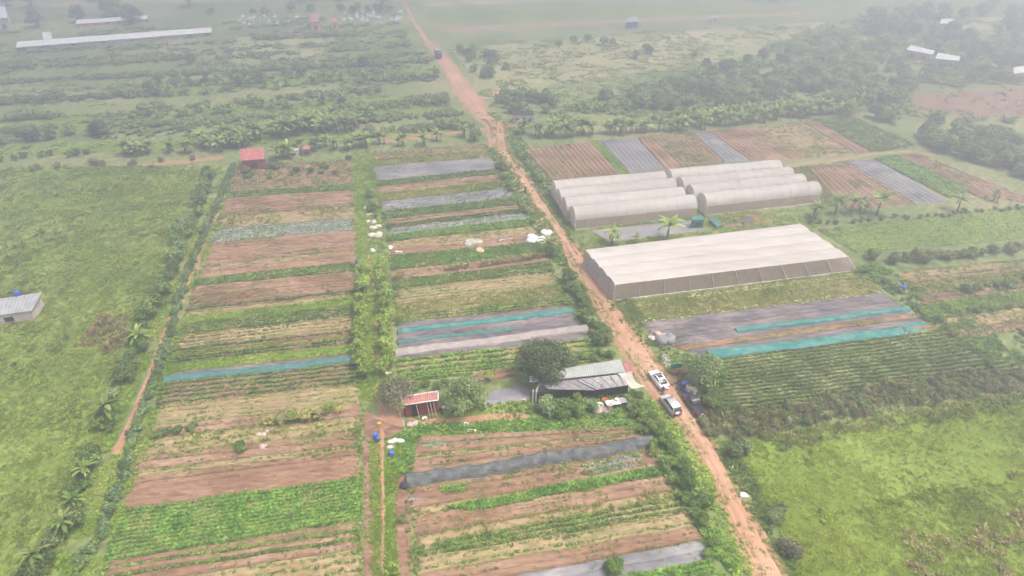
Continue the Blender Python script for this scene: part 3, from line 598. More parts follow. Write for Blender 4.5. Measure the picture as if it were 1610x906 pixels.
def shade_house():
    A, B = P3(641, 768), P3(1030, 705); d = B - A; Ln = d.length; d.normalize(); s = Vector((-d.y, d.x, 0)); s = s if s.y > 0 else -s
    root = empty('shade_net_tunnel', A); n = int(Ln / .6) + 2; prof = [(-.25, .12), (0, .55), (.1, .85), (.6, .95), (1.05, 1.05), (1.5, .75), (1.75, .1)]; m = len(prof); V = []
    for i in range(n):
        t = Ln * i / (n - 1); sg = .26 * abs(math.sin(math.pi * t / 3.4)) ** .7; wob = .16 * math.sin(t * .5) + .06 * math.sin(t * 2.1)
        for (a, h) in prof: V.append(tuple(d * t + s * (a + wob) + Vector((0, 0, max(.05, h - sg * (.4 + a * .3))))))
    F = [(i * m + k, i * m + k + 1, (i + 1) * m + k + 1, (i + 1) * m + k) for i in range(n - 1) for k in range(m - 1)]
    raw('net', V, F, 'greynet', True, root)
    MB().add(V[:m] + [tuple(s * 0 + Vector((0, 0, 0)))], [tuple(range(m + 1))]).build('end_flap', 'blacknet', root)
    mb = MB(); mb.ball((-.3, .2, .3), (.6, .5, .4), lump=.15).build('bunched_net', 'blacknet', root)
    k = 0
    while k * 3.4 < Ln:
        for a, h in ((.02, .6), (2.0, .6), (1.0, 1.4)): MB().cyl(d * (k * 3.4) + s * a, d * (k * 3.4) + s * a + Vector((0, 0, h)), .03).build('post', 'wood', root)
        k += 1
    tag(root, 'long tall grey shade net tunnel with a black left end', 'net tunnel')
shade_house()
# ---------------------------------------------------------------- greenhouses
def big_greenhouse():
    h = 3.0; FL, FR, BR, BL = P(967, 448, h), P(1333, 404, h), P(1256, 352, h), P(919, 393, h)
    root = empty('greenhouse', (FL + BR) / 2 * [1, 1, 0]); o0 = (FL + BR) / 2 * [1, 1, 0]
    nu, nv = 60, 64; U, W = np.meshgrid(np.linspace(0, 1, nu + 1), np.linspace(0, 1, nv + 1)); p = bil([BL, BR, FR, FL], U, W)
    ph = (W * 4) % 1; Z = h - .05 + .30 * np.sin(np.pi * ph) ** .7 * (1 - .08 * np.abs(np.sin(np.pi * U * 10))) - .04 * np.abs(np.sin(np.pi * U * 10))
    Z[(W >= 1) | (W <= 0)] = h - .03
    V = np.stack([p[..., 0].ravel(), p[..., 1].ravel(), Z.ravel()], 1) - o0; i = np.arange(U.size).reshape(U.shape)
    F = np.stack([i[:-1, :-1].ravel(), i[1:, :-1].ravel(), i[1:, 1:].ravel(), i[:-1, 1:].ravel()], 1); raw('roof', V, F, 'ghroof', True, root)
    bFR = P(1345, 426); bBR = BR * [1, 1, 0] + [1.0, .2, 0]
    def wall(a, b, a0, b0, mat, n=10):
        V = []; F = []
        for j in range(n + 1):
            t = j / n; V += [tuple(a0 + (b0 - a0) * t - o0), tuple((a + (b - a) * t) - o0)]
        F = [(2 * j, 2 * j + 2, 2 * j + 3, 2 * j + 1) for j in range(n)]; raw('net_wall', V, F, mat, False, root)
        mb = MB()
        d = (b0 - a0) / np.linalg.norm(b0 - a0); nrm = Vector((d[1], -d[0], 0))
        mb.loft([[Vector(a0 - o0) + nrm * r + Vector((0, 0, z)) for r, z in ((-.05, 0), (.1, 0), (.1, .14), (-.05, .14))], [Vector(b0 - o0) + nrm * r + Vector((0, 0, z)) for r, z in ((-.05, 0), (.1, 0), (.1, .14), (-.05, .14))]])
        mb.build('hem', 'post', root)
        for j in range(n + 1):
            t = j / n; MB().cyl(a0 + (b0 - a0) * t - o0 + [nrm.x * .06, nrm.y * .06, 0], a + (b - a) * t - o0 + [nrm.x * .06, nrm.y * .06, 0], .06, .06, 6).build('post', 'post', root)
    g = lambda q: q * [1, 1, 0]
    wall(FL, FR, g(FL), bFR, 'ghnet', 10); wall(BL, FL, g(BL), g(FL), 'ghend', 6); wall(FR, BR, bFR, bBR, 'ghend', 4); wall(BR, BL, g(BR), g(BL), 'ghnet', 10)
    tag(root, 'wide net greenhouse with a four span pale roof beside the road', 'greenhouse')
big_greenhouse()
def tunnel_gh(a, b, label):
    hr = 3.8; A, B = P3(*a, hr), P3(*b, hr); A.z = B.z = 0; d = B - A; Ln = d.length; d.normalize(); s = Vector((-d.y, d.x, 0)); W2 = 1.9; hs = 2.05
    root = empty('tunnel_greenhouse', A); n = int(Ln / .5) + 1; m = 13; V = []
    for i in range(n):
        t = Ln * i / (n - 1); sag = .05 * abs(math.sin(math.pi * t / 2.0)) + .03 * math.sin(t * .8)
        for k in range(m):
            q = math.pi * k / (m - 1); V.append(tuple(d * t + s * (W2 * math.cos(q)) + Vector((0, 0, hs + (hr - hs - sag) * math.sin(q)))))
    F = [(i * m + k, i * m + k + 1, (i + 1) * m + k + 1, (i + 1) * m + k) for i in range(n - 1) for k in range(m - 1)]
    raw('roof', V, F, 'tunroof', True, root)
    for i in range(0, int(Ln / 2) + 1):
        pts = [d * min(Ln, i * 2) + s * (W2 * 1.012 * math.cos(math.pi * k / 10)) + Vector((0, 0, hs + (hr - hs + .03) * math.sin(math.pi * k / 10))) for k in range(11)]
        MB().tube(pts, [.035] * 11, 4).build('hoop', 'hoopmat', root)
    for sg in (-1, 1):
        q = [s * (W2 * sg) + Vector((0, 0, z)) + d * t for z, t in ((0, 0), (0, Ln), (hs - .02, Ln), (hs - .02, 0))]
        MB().add(q, [(0, 1, 2, 3)]).build('net_wall', 'ghnet', root)
        MB().box(tuple(d * (Ln / 2) + s * ((W2 + .03) * sg) + Vector((0, 0, .1))), (Ln, .1, .16), math.atan2(d.y, d.x)).build('hem', 'post', root)
        k = 0
        while k * 4 <= Ln: MB().cyl(d * k * 4 + s * ((W2 + .03) * sg), d * k * 4 + s * ((W2 + .03) * sg) + Vector((0, 0, hs)), .045).build('post', 'post', root); k += 1
    for t in (0, Ln):
        ring = [d * t + s * (W2 * math.cos(math.pi * k / 12)) + Vector((0, 0, hs + (hr - hs) * math.sin(math.pi * k / 12))) for k in range(13)] + [d * t - s * W2, d * t + s * W2]
        MB().add(ring, [tuple(range(15))]).build('end_wall', 'ghend', root)
    tag(root, label, 'greenhouse', 'tunnel greenhouses in two blocks')
nth = ['farthest', 'second', 'third', 'nearest']
for i, L in enumerate(([(871, 285), (1045, 270)], [(879, 298), (1060, 281)], [(888, 312), (1074, 295)], [(901, 326), (1092, 307)])):
    tunnel_gh(*L, f'white arched tunnel greenhouse, {nth[i]} from the back of the left block of four' if i in (1, 2) else f'white arched tunnel greenhouse, {nth[i]} of the left block of four')
for i, L in enumerate(([(1053, 267), (1226, 252)], [(1071, 280), (1244, 263)], [(1087, 292), (1263, 274)], [(1106, 305), (1286, 286)])):
    tunnel_gh(*L, f'white arched tunnel greenhouse, {nth[i]} from the back of the right block of four' if i in (1, 2) else f'white arched tunnel greenhouse, {nth[i]} of the right block of four')
# ---------------------------------------------------------------- plants: prototypes
def leafcloud(blobs, n, size, seed, flat=.5):
    r = np.random.default_rng(seed); vol = np.array([b[3] ** 2 for b in blobs]); idx = r.choice(len(blobs), n, p=vol / vol.sum()); B = np.array(blobs)[idx]
    v = r.normal(size=(n, 3)); v /= np.linalg.norm(v, axis=1)[:, None]; v[:, 2] = np.where(v[:, 2] < -.35, -v[:, 2], v[:, 2])
    rad = B[:, 3:4] * (r.uniform(.55, 1.04, (n, 1)) + (r.random((n, 1)) < .12) * r.uniform(0, .3, (n, 1))); c = B[:, :3] + v * rad * [1, 1, .8]
    nr = v + r.normal(0, .55, (n, 3)); nr[:, 2] += .3; nr /= np.linalg.norm(nr, axis=1)[:, None]
    t = np.cross(nr, r.normal(size=(n, 3))); t /= np.linalg.norm(t, axis=1)[:, None]; b = np.cross(nr, t); s = size * r.uniform(.6, 1.3, (n, 1))
    V = np.stack([c - t * s, c - b * s * flat, c + t * s * 1.0, c + b * s * flat], 1).reshape(-1, 3); return V, np.arange(4 * n).reshape(-1, 4)
def make_tree(kind, name, hgt, rad, base, nb, n, size, mat, seed, trunk=.18, ry=1.0):
    r = random.Random(seed); root = empty(name, (0, 0, -50)); blobs = []
    for i in range(nb):
        a = r.uniform(0, 6.28); q = math.sqrt(r.random()); zt = r.uniform(0, 1)
        x = rad * .72 * q * math.cos(a) * (1 - .35 * zt); y = rad * .72 * q * math.sin(a) * ry * (1 - .35 * zt); z = base + (hgt - base) * (.22 + .6 * zt * (1 - .3 * q))
        blobs.append((x, y, z, rad * r.uniform(.2, .48)))
    mb = MB(); mb.tube([(0, 0, -.1), (.05 * hgt * .1, 0, base * .6), (0, .03 * hgt, (base + hgt) * .5)], [trunk, trunk * .8, trunk * .4], 7)
    for b in blobs[:9]: mb.tube([(0, 0, base * .55), (b[0] * .45, b[1] * .45, (base * .6 + b[2]) * .5), (b[0], b[1], b[2])], [trunk * .5, trunk * .33, trunk * .12], 5)
    mb.build('trunk', 'bark', root, True)
    V, F = leafcloud(blobs, n, size, seed); raw('crown', V, F, mat, False, root); reg(kind, root)
def make_shrub(kind, name, rad, hgt, nb, n, size, mat, seed):
    r = random.Random(seed); root = empty(name, (0, 0, -50))
    blobs = []
    for i in range(nb):
        a = r.uniform(0, 6.28); q = math.sqrt(r.random()) * .6; blobs.append((rad * q * math.cos(a), rad * q * math.sin(a), hgt * r.uniform(.3, .68), rad * r.uniform(.32, .55)))
    mb = MB()
    for b in blobs[:6]: mb.tube([(0, 0, -.05), (b[0] * .8, b[1] * .8, b[2] * .8)], [.04, .02], 4)
    mb.build('stems', 'bark', root); V, F = leafcloud(blobs, n, size, seed); V[:, 2] = np.maximum(V[:, 2], .02); raw('foliage', V, F, mat, False, root); reg(kind, root)
def make_banana(kind, hgt, n, seed, stems=1, thin=1.0):
    r = random.Random(seed); root = empty('banana_plant', (0, 0, -50)); V = []; F = []
    for sidx in range(stems):
        ox, oy = (0, 0) if sidx == 0 else (r.uniform(-1, 1), r.uniform(-1, 1)); hh = hgt * (1 if sidx == 0 else r.uniform(.55, .85))
        MB().tube([(ox, oy, -.05), (ox + .05, oy, hh * .3), (ox + .08, oy + .05, hh * .6)], [.16, .13, .07], 8).build('pseudostem', 'stem', root, True)
        for i in range(n):
            a = 2.4 * i + r.uniform(-.3, .3); el = math.radians(80 - 60 * i / n + r.uniform(-8, 8)); L = hh * r.uniform(.5, .68); wd = .20 * thin * r.uniform(.8, 1.15) * hh / 3
            x, y, z = ox + .08, oy + .05, hh * .58; pts = []
            for k in range(7):
                pts.append((x, y, z, el)); stp = L / 6; x += math.cos(a) * math.cos(el) * stp; y += math.sin(a) * math.cos(el) * stp; z += math.sin(el) * stp; el -= math.radians(r.uniform(*((8, 15) if thin > 1 else (11, 20))))
            sx, sy = -math.sin(a), math.cos(a); b0 = len(V)
            for k, (x, y, z, e) in enumerate(pts):
                wk = wd * [.12, .7, 1, 1.05, .95, .7, .08][k]
                V += [(x - sx * wk, y - sy * wk, z - wk * .35), (x, y, z + .02), (x + sx * wk, y + sy * wk, z - wk * .35)]
            for k in range(6):
                for j in (0, 1): F.append((b0 + 3 * k + j, b0 + 3 * k + j + 1, b0 + 3 * k + 4 + j, b0 + 3 * k + 3 + j))
    raw('leaves', V, F, 'banana', False, root); reg(kind, root)
for i in range(3): make_banana(f'ban{i}', 3.6, 14, 40 + i, stems=1 + i % 2)
for i in range(2): make_banana(f'banf{i}', 4.4, 9, 50 + i, stems=3, thin=1.5)
for i in range(3): make_tree(f'far{i}', 'tree', 8.0, 4.2, .5, 20, 2200, .38, ['t_mid', 't_dark', 't_mid'][i], 60 + i, .22)
for i in range(3): make_tree(f'bush{i}', 'round_tree', 4.2, 2.9, .4, 13, 1500, .30, ['t_mid', 't_mid', 't_dark'][i], 70 + i, .14)
for i in range(4): make_shrub(f'shrub{i}', 'shrub', 1.0, 1.5, 8, 620, .14, ['g_mid', 'g_dark', 'g_mid', 't_mid'][i], 80 + i)
for i in range(3): make_shrub(f'ditch{i}', 'ditch_shrub', .75, 1.0, 6, 420, .13, 'g_blue' if i < 0 else ['g_mid', 'g_ditch', 'g_ditch'][i], 90 + i)
for i in range(3): make_shrub(f'hedge{i}', 'hedge_bush', 1.7, 2.7, 12, 2400, .17, ['t_mid', 'g_mid', 'g_mid'][i], 100 + i)
for i in range(2): make_shrub(f'olive{i}', 'scrub_bush', 1.4, 1.5, 9, 900, .15, ['g_olive', 't_grey'][i], 110 + i)
for i in range(3): make_tree(f'pap{i}', 'young_tree', 3.2, 1.35, .9, 9, 330, .2, 't_light', 120 + i, .05)
# ---------------------------------------------------------------- plants: placing
def along(pts, spacing, jit=0.0, jw=0.0):
    W = np.array([P(*p)[:2] for p in pts]); d = np.r_[0, np.cumsum(np.linalg.norm(np.diff(W, axis=0), axis=1))]; t = 0; out = []
    while t < d[-1]:
        tt = min(max(t + random.uniform(-jit, jit), 0), d[-1]); out.append((float(np.interp(tt, d, W[:, 0])) + random.uniform(-jw, jw), float(np.interp(tt, d, W[:, 1])) + random.uniform(-jw, jw))); t += spacing
    return out
def rz(): return random.uniform(0, 6.28)
for x, y in along([(368, 262), (352, 300), (333, 345), (312, 395), (293, 440), (280, 485), (262, 545), (245, 600), (226, 650), (205, 715), (188, 770), (160, 840), (130, 890), (112, 940)], .95, .1, .12):
    place(f'ditch{random.randrange(3)}', (x, y, 0), rz(), random.uniform(1.0, 1.35), 'low rounded green shrub in the continuous row along the left ditch', 'shrub', 'shrubs in the long row along the left ditch')
HL = [(330, 275), (312, 320), (298, 360), (282, 395), (262, 440), (240, 490), (222, 535), (200, 590), (180, 640), (160, 690), (140, 745), (120, 800), (98, 850), (70, 910)]
for x, y in along(HL, 1.9, .6, 1.0):
    place(f'shrub{random.randrange(4)}', (x, y, 0), rz(), random.uniform(1.0, 1.75), 'green shrub in the ragged hedgerow on the meadow side of the dirt track', 'shrub', 'shrubs in the ragged hedgerow between meadow and dirt track')
for x, y in along([(300, 345), (290, 365), (278, 395)], 1.6, .4, .9):
    place(f'hedge{random.randrange(3)}', (x, y, 0), rz(), random.uniform(.8, 1.0), 'dense dark bush at the upper end of the ragged meadow hedgerow', 'bush', 'dense bushes at the upper end of the meadow hedgerow')
for k, (px, py, s, lb) in enumerate([(175, 660, 1.15, 'big banana plant beside the red track left of the gourd trellis'), (222, 545, 1.0, 'banana plant right of the straw coloured grass clump'), (140, 752, .8, 'banana plant halfway down the ditch hedgerow'),
        (108, 838, .8, 'pale topped banana plant low in the ditch hedgerow'), (62, 892, .9, 'lowest banana plant of the ditch hedgerow'), (270, 412, .8, 'banana plant below the dense dark hedgerow bushes'), (2, 400, .9, 'lone banana plant cut by the left edge of the meadow'),
        (318, 303, .8, 'banana plant near the top of the ditch hedgerow'), (240, 488, .7, 'small banana plant in the middle of the ditch hedgerow'), (120, 800, .7, 'small banana plant between two others low in the hedgerow')]):
    place(f'ban{k % 3}', P3(px, py), rz(), s * (1.0 if px < 400 else 1.25), lb, 'banana plant')
for k, (px, py, s, lb) in enumerate([(1048, 378, 1.15, 'tall banana plant on the grey sheet between the greenhouses'), (962, 384, .85, 'pale banana plant left on the grey sheet between the greenhouses'), (1000, 383, .5, 'small banana plant between two bigger ones behind the wide greenhouse'),
        (862, 400, .9, 'banana plant beside the white tarpaulin heap'), (1282, 345, .9, 'leftmost banana plant of the clump behind the green field'), (1312, 337, 1.1, 'second banana plant from the left behind the green field'), (1337, 335, .95, 'third banana plant from the left behind the green field'),
        (1352, 332, .8, 'fourth banana plant from the left behind the green field'), (1378, 338, 1.25, 'biggest rightmost banana plant behind the green field'), (1505, 332, .9, 'banana plant at the near end of the grey mulch plot'), (1562, 316, .6, 'small lone banana plant far right of the mulch plot')]):
    place(f'ban{k % 3}', P3(px, py), rz(), s * (1.0 if px < 400 else 1.25), lb, 'banana plant')
def rowof(kinds, pts, sp, jw, s0, s1, label, cat, group, jit=.8):
    Q = [q for q in along(pts, sp, jit, jw) if not on_road(*q)]; a, b = pts[0], pts[-1]
    end = ('left' if a[0] < b[0] else 'right') if abs(a[0] - b[0]) > abs(a[1] - b[1]) * 1.3 else ('far' if a[1] < b[1] else 'near')
    for i, (x, y) in enumerate(Q): place(random.choice(kinds), (x, y, 0), rz(), random.uniform(s0, s1), f'{label}, {ORD[i]} from {end} end' if len(Q) <= 24 else label, cat, group)
BF = ['banf0', 'banf1']
rowof(BF, [(820, 212), (880, 214), (960, 210), (1060, 205), (1160, 194), (1250, 184), (1340, 178)], 2.0, 1.4, .75, 1.05, 'banana plant in the row behind the upper right plots', 'banana plant', 'banana plants behind the upper right plots')
rowof(BF, [(1060, 196), (1200, 182), (1340, 166)], 2.8, 1.8, .75, 1.0, 'banana plant in the second row behind the upper right plots', 'banana plant', 'banana plants in the second row behind the upper right plots')
rowof(BF, [(190, 248), (260, 238), (340, 236), (400, 226)], 1.7, 2.4, .7, .95, 'banana plant in the grove left of the red roofed shed', 'banana plant', 'banana plants left of the red roofed shed')
rowof(BF, [(330, 226), (400, 218), (480, 208), (565, 202)], 1.5, 2.4, .85, 1.15, 'banana plant in the grove behind the red roofed shed', 'banana plant', 'banana plants in the grove behind the red roofed shed')
rowof(BF, [(430, 246), (500, 238), (570, 232), (600, 228)], 1.7, 2.2, .7, .95, 'banana plant in the grove right of the red roofed shed', 'banana plant', 'banana plants right of the red roofed shed')
rowof(BF, [(440, 212), (510, 200), (570, 192)], 1.6, 2.8, .8, 1.1, 'banana plant at the back of the grove behind the sheds', 'banana plant', 'banana plants at the back of the grove')
rowof(BF, [(620, 230), (690, 224), (750, 212)], 5.5, 1.5, .7, .95, 'banana plant beside the path above the middle block', 'banana plant', 'banana plants beside the path above the middle block')
rowof(BF, [(220, 188), (330, 180), (450, 168), (560, 158)], 3.0, 2.0, .55, .8, 'banana plant in the pale row of the upper left fields', 'banana plant', 'banana plants in the pale upper left row')
rowof(BF, [(230, 150), (380, 142), (520, 130), (700, 118)], 4.0, 2.5, .6, .85, 'banana plant in the hazy row of the upper left fields', 'banana plant', 'banana plants in the hazy upper left row')
rowof(['bush0', 'bush1', 'bush2'], [(0, 228), (60, 220), (130, 212), (172, 208)], 3.6, 1.2, .55, .8, 'dark round bush in the hedge above the left meadow', 'bush', 'dark bushes in the hedge above the left meadow')
place('far1', P3(158, 214), 1, .62, 'small dark tree at the right end of the hedge above the left meadow', 'tree')
rowof(['shrub0', 'shrub1', 'shrub2'], [(-20, 256), (60, 248), (150, 242)], 2.6, 1.0, .8, 1.2, 'low shrub along the field edge above the pale path', 'shrub', 'low shrubs along the field edge above the pale path')
rowof(['olive0', 'shrub1', 'olive1'], [(0, 272), (150, 262), (330, 250)], 5.5, 1.5, .7, 1.1, 'scrubby bush beside the pale path above the meadow', 'bush', 'scrubby bushes beside the pale path')
rowof(['olive0', 'olive1', 'shrub1'], [(385, 275), (470, 266), (548, 258)], 2.6, 2.5, .7, 1.1, 'scrubby bush on rough soil in front of the red roofed shed', 'bush', 'scrubby bushes in front of the red roofed shed')
rowof(['shrub0', 'shrub1', 'shrub2'], [(405, 282), (545, 272)], 3.4, 1.5, .7, 1.1, 'green shrub on the rough soil below the scrub', 'shrub', 'green shrubs on the rough soil')
# roadside hedge, left of the road
rowof(['hedge0', 'hedge1', 'hedge2'], [(870, 402), (892, 440), (915, 480), (940, 522), (955, 548)], 2.1, .5, .75, 1.05, 'big leafy bush in the roadside hedge opposite the wide greenhouse', 'bush', 'big bushes in the roadside hedge opposite the greenhouse', .3)
rowof(['hedge1', 'hedge2'], [(1000, 640), (1020, 662), (1045, 700), (1072, 745), (1098, 790), (1120, 835)], 1.75, .45, .6, .82, 'bright leafy bush in the dense roadside hedge below the vehicles', 'bush', 'bushes in the dense roadside hedge below the vehicles', .3)
rowof(['shrub0', 'shrub2'], [(985, 622), (1010, 668), (1038, 722), (1066, 770), (1092, 810), (1125, 880)], 1.5, .8, .7, 1.1, 'small shrub at the foot of the dense roadside hedge', 'shrub', 'small shrubs at the foot of the dense hedge', .3)
rowof(['shrub0', 'shrub1', 'shrub2', 'shrub3'], [(778, 250), (790, 275), (812, 310), (832, 345), (850, 372)], 1.7, .5, .6, 1.1, 'shrub on the left verge of the road beside the middle block', 'shrub', 'shrubs on the left verge beside the middle block')
rowof(['shrub0', 'ditch1', 'shrub2'], [(812, 240), (835, 272), (858, 305), (880, 345), (898, 372)], 1.5, .6, .55, .95, 'shrub on the right verge of the road beside the tunnels', 'shrub', 'shrubs on the right verge beside the tunnels')
place('bush1', P3(788, 268), 0, .62, 'dark round bush on the left roadside where the mulch bed ends', 'bush')
place('bush0', P3(745, 222), 0, .8, 'leafy round tree left of the road beside the pale path', 'tree')
rowof(['olive0', 'shrub3', 'hedge0'], [(1140, 705), (1175, 755), (1205, 800), (1235, 850)], 1.7, 1.2, .6, .9, 'roadside bush between the road and the bright right meadow', 'bush', 'roadside bushes beside the right meadow', .4)
place('olive1', P3(1240, 868), 0, 1.2, 'greyish thorny bush nearest the bottom on the right roadside', 'bush')
place('hedge0', P3(1215, 815), 0, .62, 'big dull green bush on the right roadside above the greyish one', 'bush')
# greyish bush band right of the vehicles
bandW = [P(*p) for p in [(1098, 648), (1250, 632), (1420, 600), (1640, 575), (1700, 590), (1640, 612), (1420, 645), (1260, 672), (1180, 694), (1112, 690)]]
bx = [p[0] for p in bandW]; by = [p[1] for p in bandW]; cnt = 0
while cnt < 150:
    x = random.uniform(min(bx), max(bx)); y = random.uniform(min(by), max(by))
    if inpoly(np.array([x]), np.array([y]), bandW)[0]:
        place(random.choice(['olive0', 'olive1', 'olive1', 'shrub1', 'shrub3']), (x, y, 0), rz(), random.uniform(.4, .75), 'greyish green bush in the thicket between the dark crop and the right meadow', 'bush', 'bushes in the greyish thicket'); cnt += 1
rowof(['shrub0', 'shrub1', 'olive0', 'shrub3'], [(1355, 408), (1440, 412), (1520, 402), (1640, 388)], 1.5, .8, .8, 1.3, 'bush in the hedge below the right green field', 'bush', 'bushes in the hedge below the right green field')
rowof(['shrub0', 'shrub2', 'ditch0'], [(1350, 425), (1400, 455), (1450, 490), (1510, 540), (1580, 590)], 1.3, .9, .5, .9, 'low shrub on the weedy diagonal bank right of the mulch field', 'shrub', 'low shrubs on the weedy diagonal bank')
rowof(['shrub0', 'shrub3'], [(1510, 460), (1640, 440)], 1.3, .6, .6, 1.0, 'green bush in the first row of the small right plots', 'bush', 'green bushes in the first row of the small right plots')
rowof(['shrub0', 'shrub3', 'ditch1'], [(1500, 492), (1640, 480)], 1.7, .6, .5, .8, 'green bush in the second row of the small right plots', 'bush', 'green bushes in the second row of the small right plots')
rowof(['ditch0', 'ditch1'], [(1270, 355), (1400, 345), (1500, 338), (1640, 325)], 1.6, .6, .7, 1.1, 'low bush at the far edge of the right green field', 'bush', 'low bushes at the far edge of the right green field')
# pale leafy young trees on the centre strip
rowof(['pap0', 'pap1', 'pap2'], [(572, 436), (570, 480), (568, 540), (572, 598)], 1.5, .5, .75, 1.1, 'pale green young tree left of the upper footpath', 'young tree', 'pale young trees left of the upper footpath')
rowof(['pap0', 'pap1', 'pap2'], [(598, 425), (606, 480), (608, 540), (610, 592)], 1.4, .5, .75, 1.15, 'pale green young tree right of the upper footpath', 'young tree', 'pale young trees right of the upper footpath')
rowof(['shrub1', 'shrub3', 'bush1'], [(582, 303), (586, 322), (592, 342)], 2.2, .2, .4, .6, 'dark small bush behind the pale sack heaps', 'bush', 'dark small bushes behind the pale sack heaps')
rowof(['pap0', 'shrub0'], [(430, 668), (480, 660), (540, 652)], 1.8, .5, .5, .7, 'small leafy bush under the gourd trellis of the left block', 'bush', 'small bushes under the gourd trellis')
place('shrub0', P3(378, 710), 0, 1.0, 'rounded bright green bush beside the narrow black sheet', 'bush')
for k, (px, py) in enumerate([(282, 680), (262, 684), (300, 676), (245, 690)]): place(f'ditch{k % 3}', P3(px, py), k, 1.2, ['low spreading bush in the middle of the weedy patch', 'low spreading bush left in the weedy patch', 'low spreading bush right in the weedy patch', 'low spreading bush beside the ditch in the weedy patch'][k], 'bush')
place('shrub1', P3(634, 820), 0, .6, 'small bush right of the lower footpath', 'bush')
place('hedge1', P3(965, 900), 0, .7, 'yellowish green bush on the bottom edge in front of the mulch sheet', 'bush')
# farm trees
make_tree('bigtree', 'tree', 7.0, 4.5, .9, 40, 11000, .17, 't_deep', 201, .28); place('bigtree', P3(856, 600), 0, 1.0, 'big dark green tree behind the left end of the farmhouse roof', 'tree')
make_tree('huttree', 'tree', 4.6, 3.3, 1.0, 24, 5200, .17, 't_mid', 202, .18); place('huttree', P3(735, 645), 0, 1.0, 'green tree right of the red hut', 'tree')
make_tree('greytree', 'tree', 4.0, 3.1, 1.2, 22, 3800, .15, 't_grey', 203, .16); place('greytree', P3(625, 638), 0, 1.0, 'greyish sparse tree behind the left corner of the red hut', 'tree')
make_tree('gardentree', 'tree', 5.2, 3.2, .8, 22, 5000, .17, 't_mid', 204, .16, 1.3); place('gardentree', P3(1100, 605), 0, 1.0, 'broad light green tree right of the parked vehicles', 'tree')
place('hedge2', P3(1118, 640), 0, 1.0, 'bush overhanging the dark pickup', 'bush'); place('hedge1', P3(1128, 600), 2, .9, 'bush at the right foot of the broad light green tree', 'bush')
for k, (px, py, s) in enumerate([(862, 648, .95), (884, 650, 1.0), (908, 648, .95), (926, 644, .7), (1003, 628, .5)]):
    place(f'hedge{k % 3}', P3(px, py), rz(), s, ['creeper covered bush, leftmost in front of the farmhouse', 'creeper covered bush, second from left in front of the farmhouse', 'creeper covered bush, third from left in front of the farmhouse', 'creeper covered bush beside the open kitchen', 'bush right of the open kitchen'][k], 'bush')
place('pap2', P3(770, 600), 0, .7, 'small leafy tree behind the dark yard sheet', 'young tree')
for k in range(6): place(f'shrub{k % 4}', P3(890 + k * 14, 572 - k * 3 + (k % 2) * 4), rz(), .8, 'vegetable bush on the plot between the big dark tree and the road', 'bush', 'vegetable bushes between the big dark tree and the road')
for k in range(5): place(f'shrub{k % 3}', P3(655 + k * 16, 612 - (k % 2) * 6), rz(), .75, 'leafy bush on the ground behind the red hut', 'bush', 'leafy bushes behind the red hut')
def bare_tree():
    root = empty('bare_tree', P3(637, 676)); r = random.Random(5); mb = MB()
    def br(p, d, L, w_, k):
        q = p + d * L; mb.cyl(p, q, w_, w_ * .6, 5)
        if k == 0: return
        for _ in range(3 if k > 1 else 2):
            nd = (d + Vector((r.uniform(-.6, .6), r.uniform(-.6, .6), r.uniform(-.05, .4)))).normalized(); br(q, nd, L * r.uniform(.65, .85), w_ * .6, k - 1)
    mb.cyl((0, 0, -.1), (-.15, 0, 1.3), .11, .09, 7); mb.build('trunk', 'drybark', root, True); mb = MB()
    br(Vector((-.15, 0, 1.25)), Vector((-.25, .1, 1)).normalized(), 1.1, .07, 4); mb.build('branches', 'drybark', root)
    V, F = leafcloud([(-.9, .3, 3.4, 1.0), (-.1, .2, 3.8, .8)], 260, .12, 9); raw('crown', V, F, 'g_olive', False, root)
    tag(root, 'nearly leafless pale tree in front of the red hut', 'tree')
bare_tree()
def fallen_pole(a, b, label):
    o = MB().tube([P3(*a, .7), P3(*b, .4)], [.05, .05], 6).build('wooden_pole', 'drybark'); tag(o, label, 'pole')
fallen_pole((586, 655), (634, 672), 'long pale pole propped across the path beside the red hut')
# gourd trellises
def trellis(a, b, wd, label, seed):
    A, B = P3(*a), P3(*b); d = B - A; Ln = d.length; d.normalize(); s = Vector((-d.y, d.x, 0)); root = empty('vine_trellis', A); k = 0
    while k * 2.2 <= Ln:
        for e in (0, wd): MB().cyl(d * k * 2.2 + s * e, d * k * 2.2 + s * e + Vector((0, 0, 1.25)), .03, .03, 5).build('post', 'wood', root)
        MB().cyl(d * k * 2.2 + Vector((0, 0, 1.22)), d * k * 2.2 + s * wd + Vector((0, 0, 1.22)), .02, .02, 5).build('rail', 'wood', root); k += 1
    r = np.random.default_rng(seed); n = int(Ln * 9); t = r.random(n) * Ln; keep = vn(t, t * 0, 2.5, seed) > .36; t = t[keep]; n = len(t); u = r.random(n) * wd
    pos = np.stack([d.x * t + s.x * u, d.y * t + s.y * u, .7 + .5 * r.random(n)], 1); V = scatter('vine', pos, np.full(n, .5), 'cover', 'g_yellow', None, None, parent=root)
    tag(root, label, 'trellis')
trellis((616, 444), (740, 425), 1.3, 'yellow leaved vine trellis, left half of the row in the middle block', 41)
trellis((745, 425), (860, 408), 1.2, 'sparser yellowish vine trellis, right half of the row in the middle block', 42)
trellis((418, 682), (545, 655), 1.8, 'yellow leaved gourd trellis in the lower left block', 43)
place('pap0', P3(622, 905), 0, .7, 'small tree on the bottom edge beside the footpath', 'young tree')
PROTO['pap0'][0]
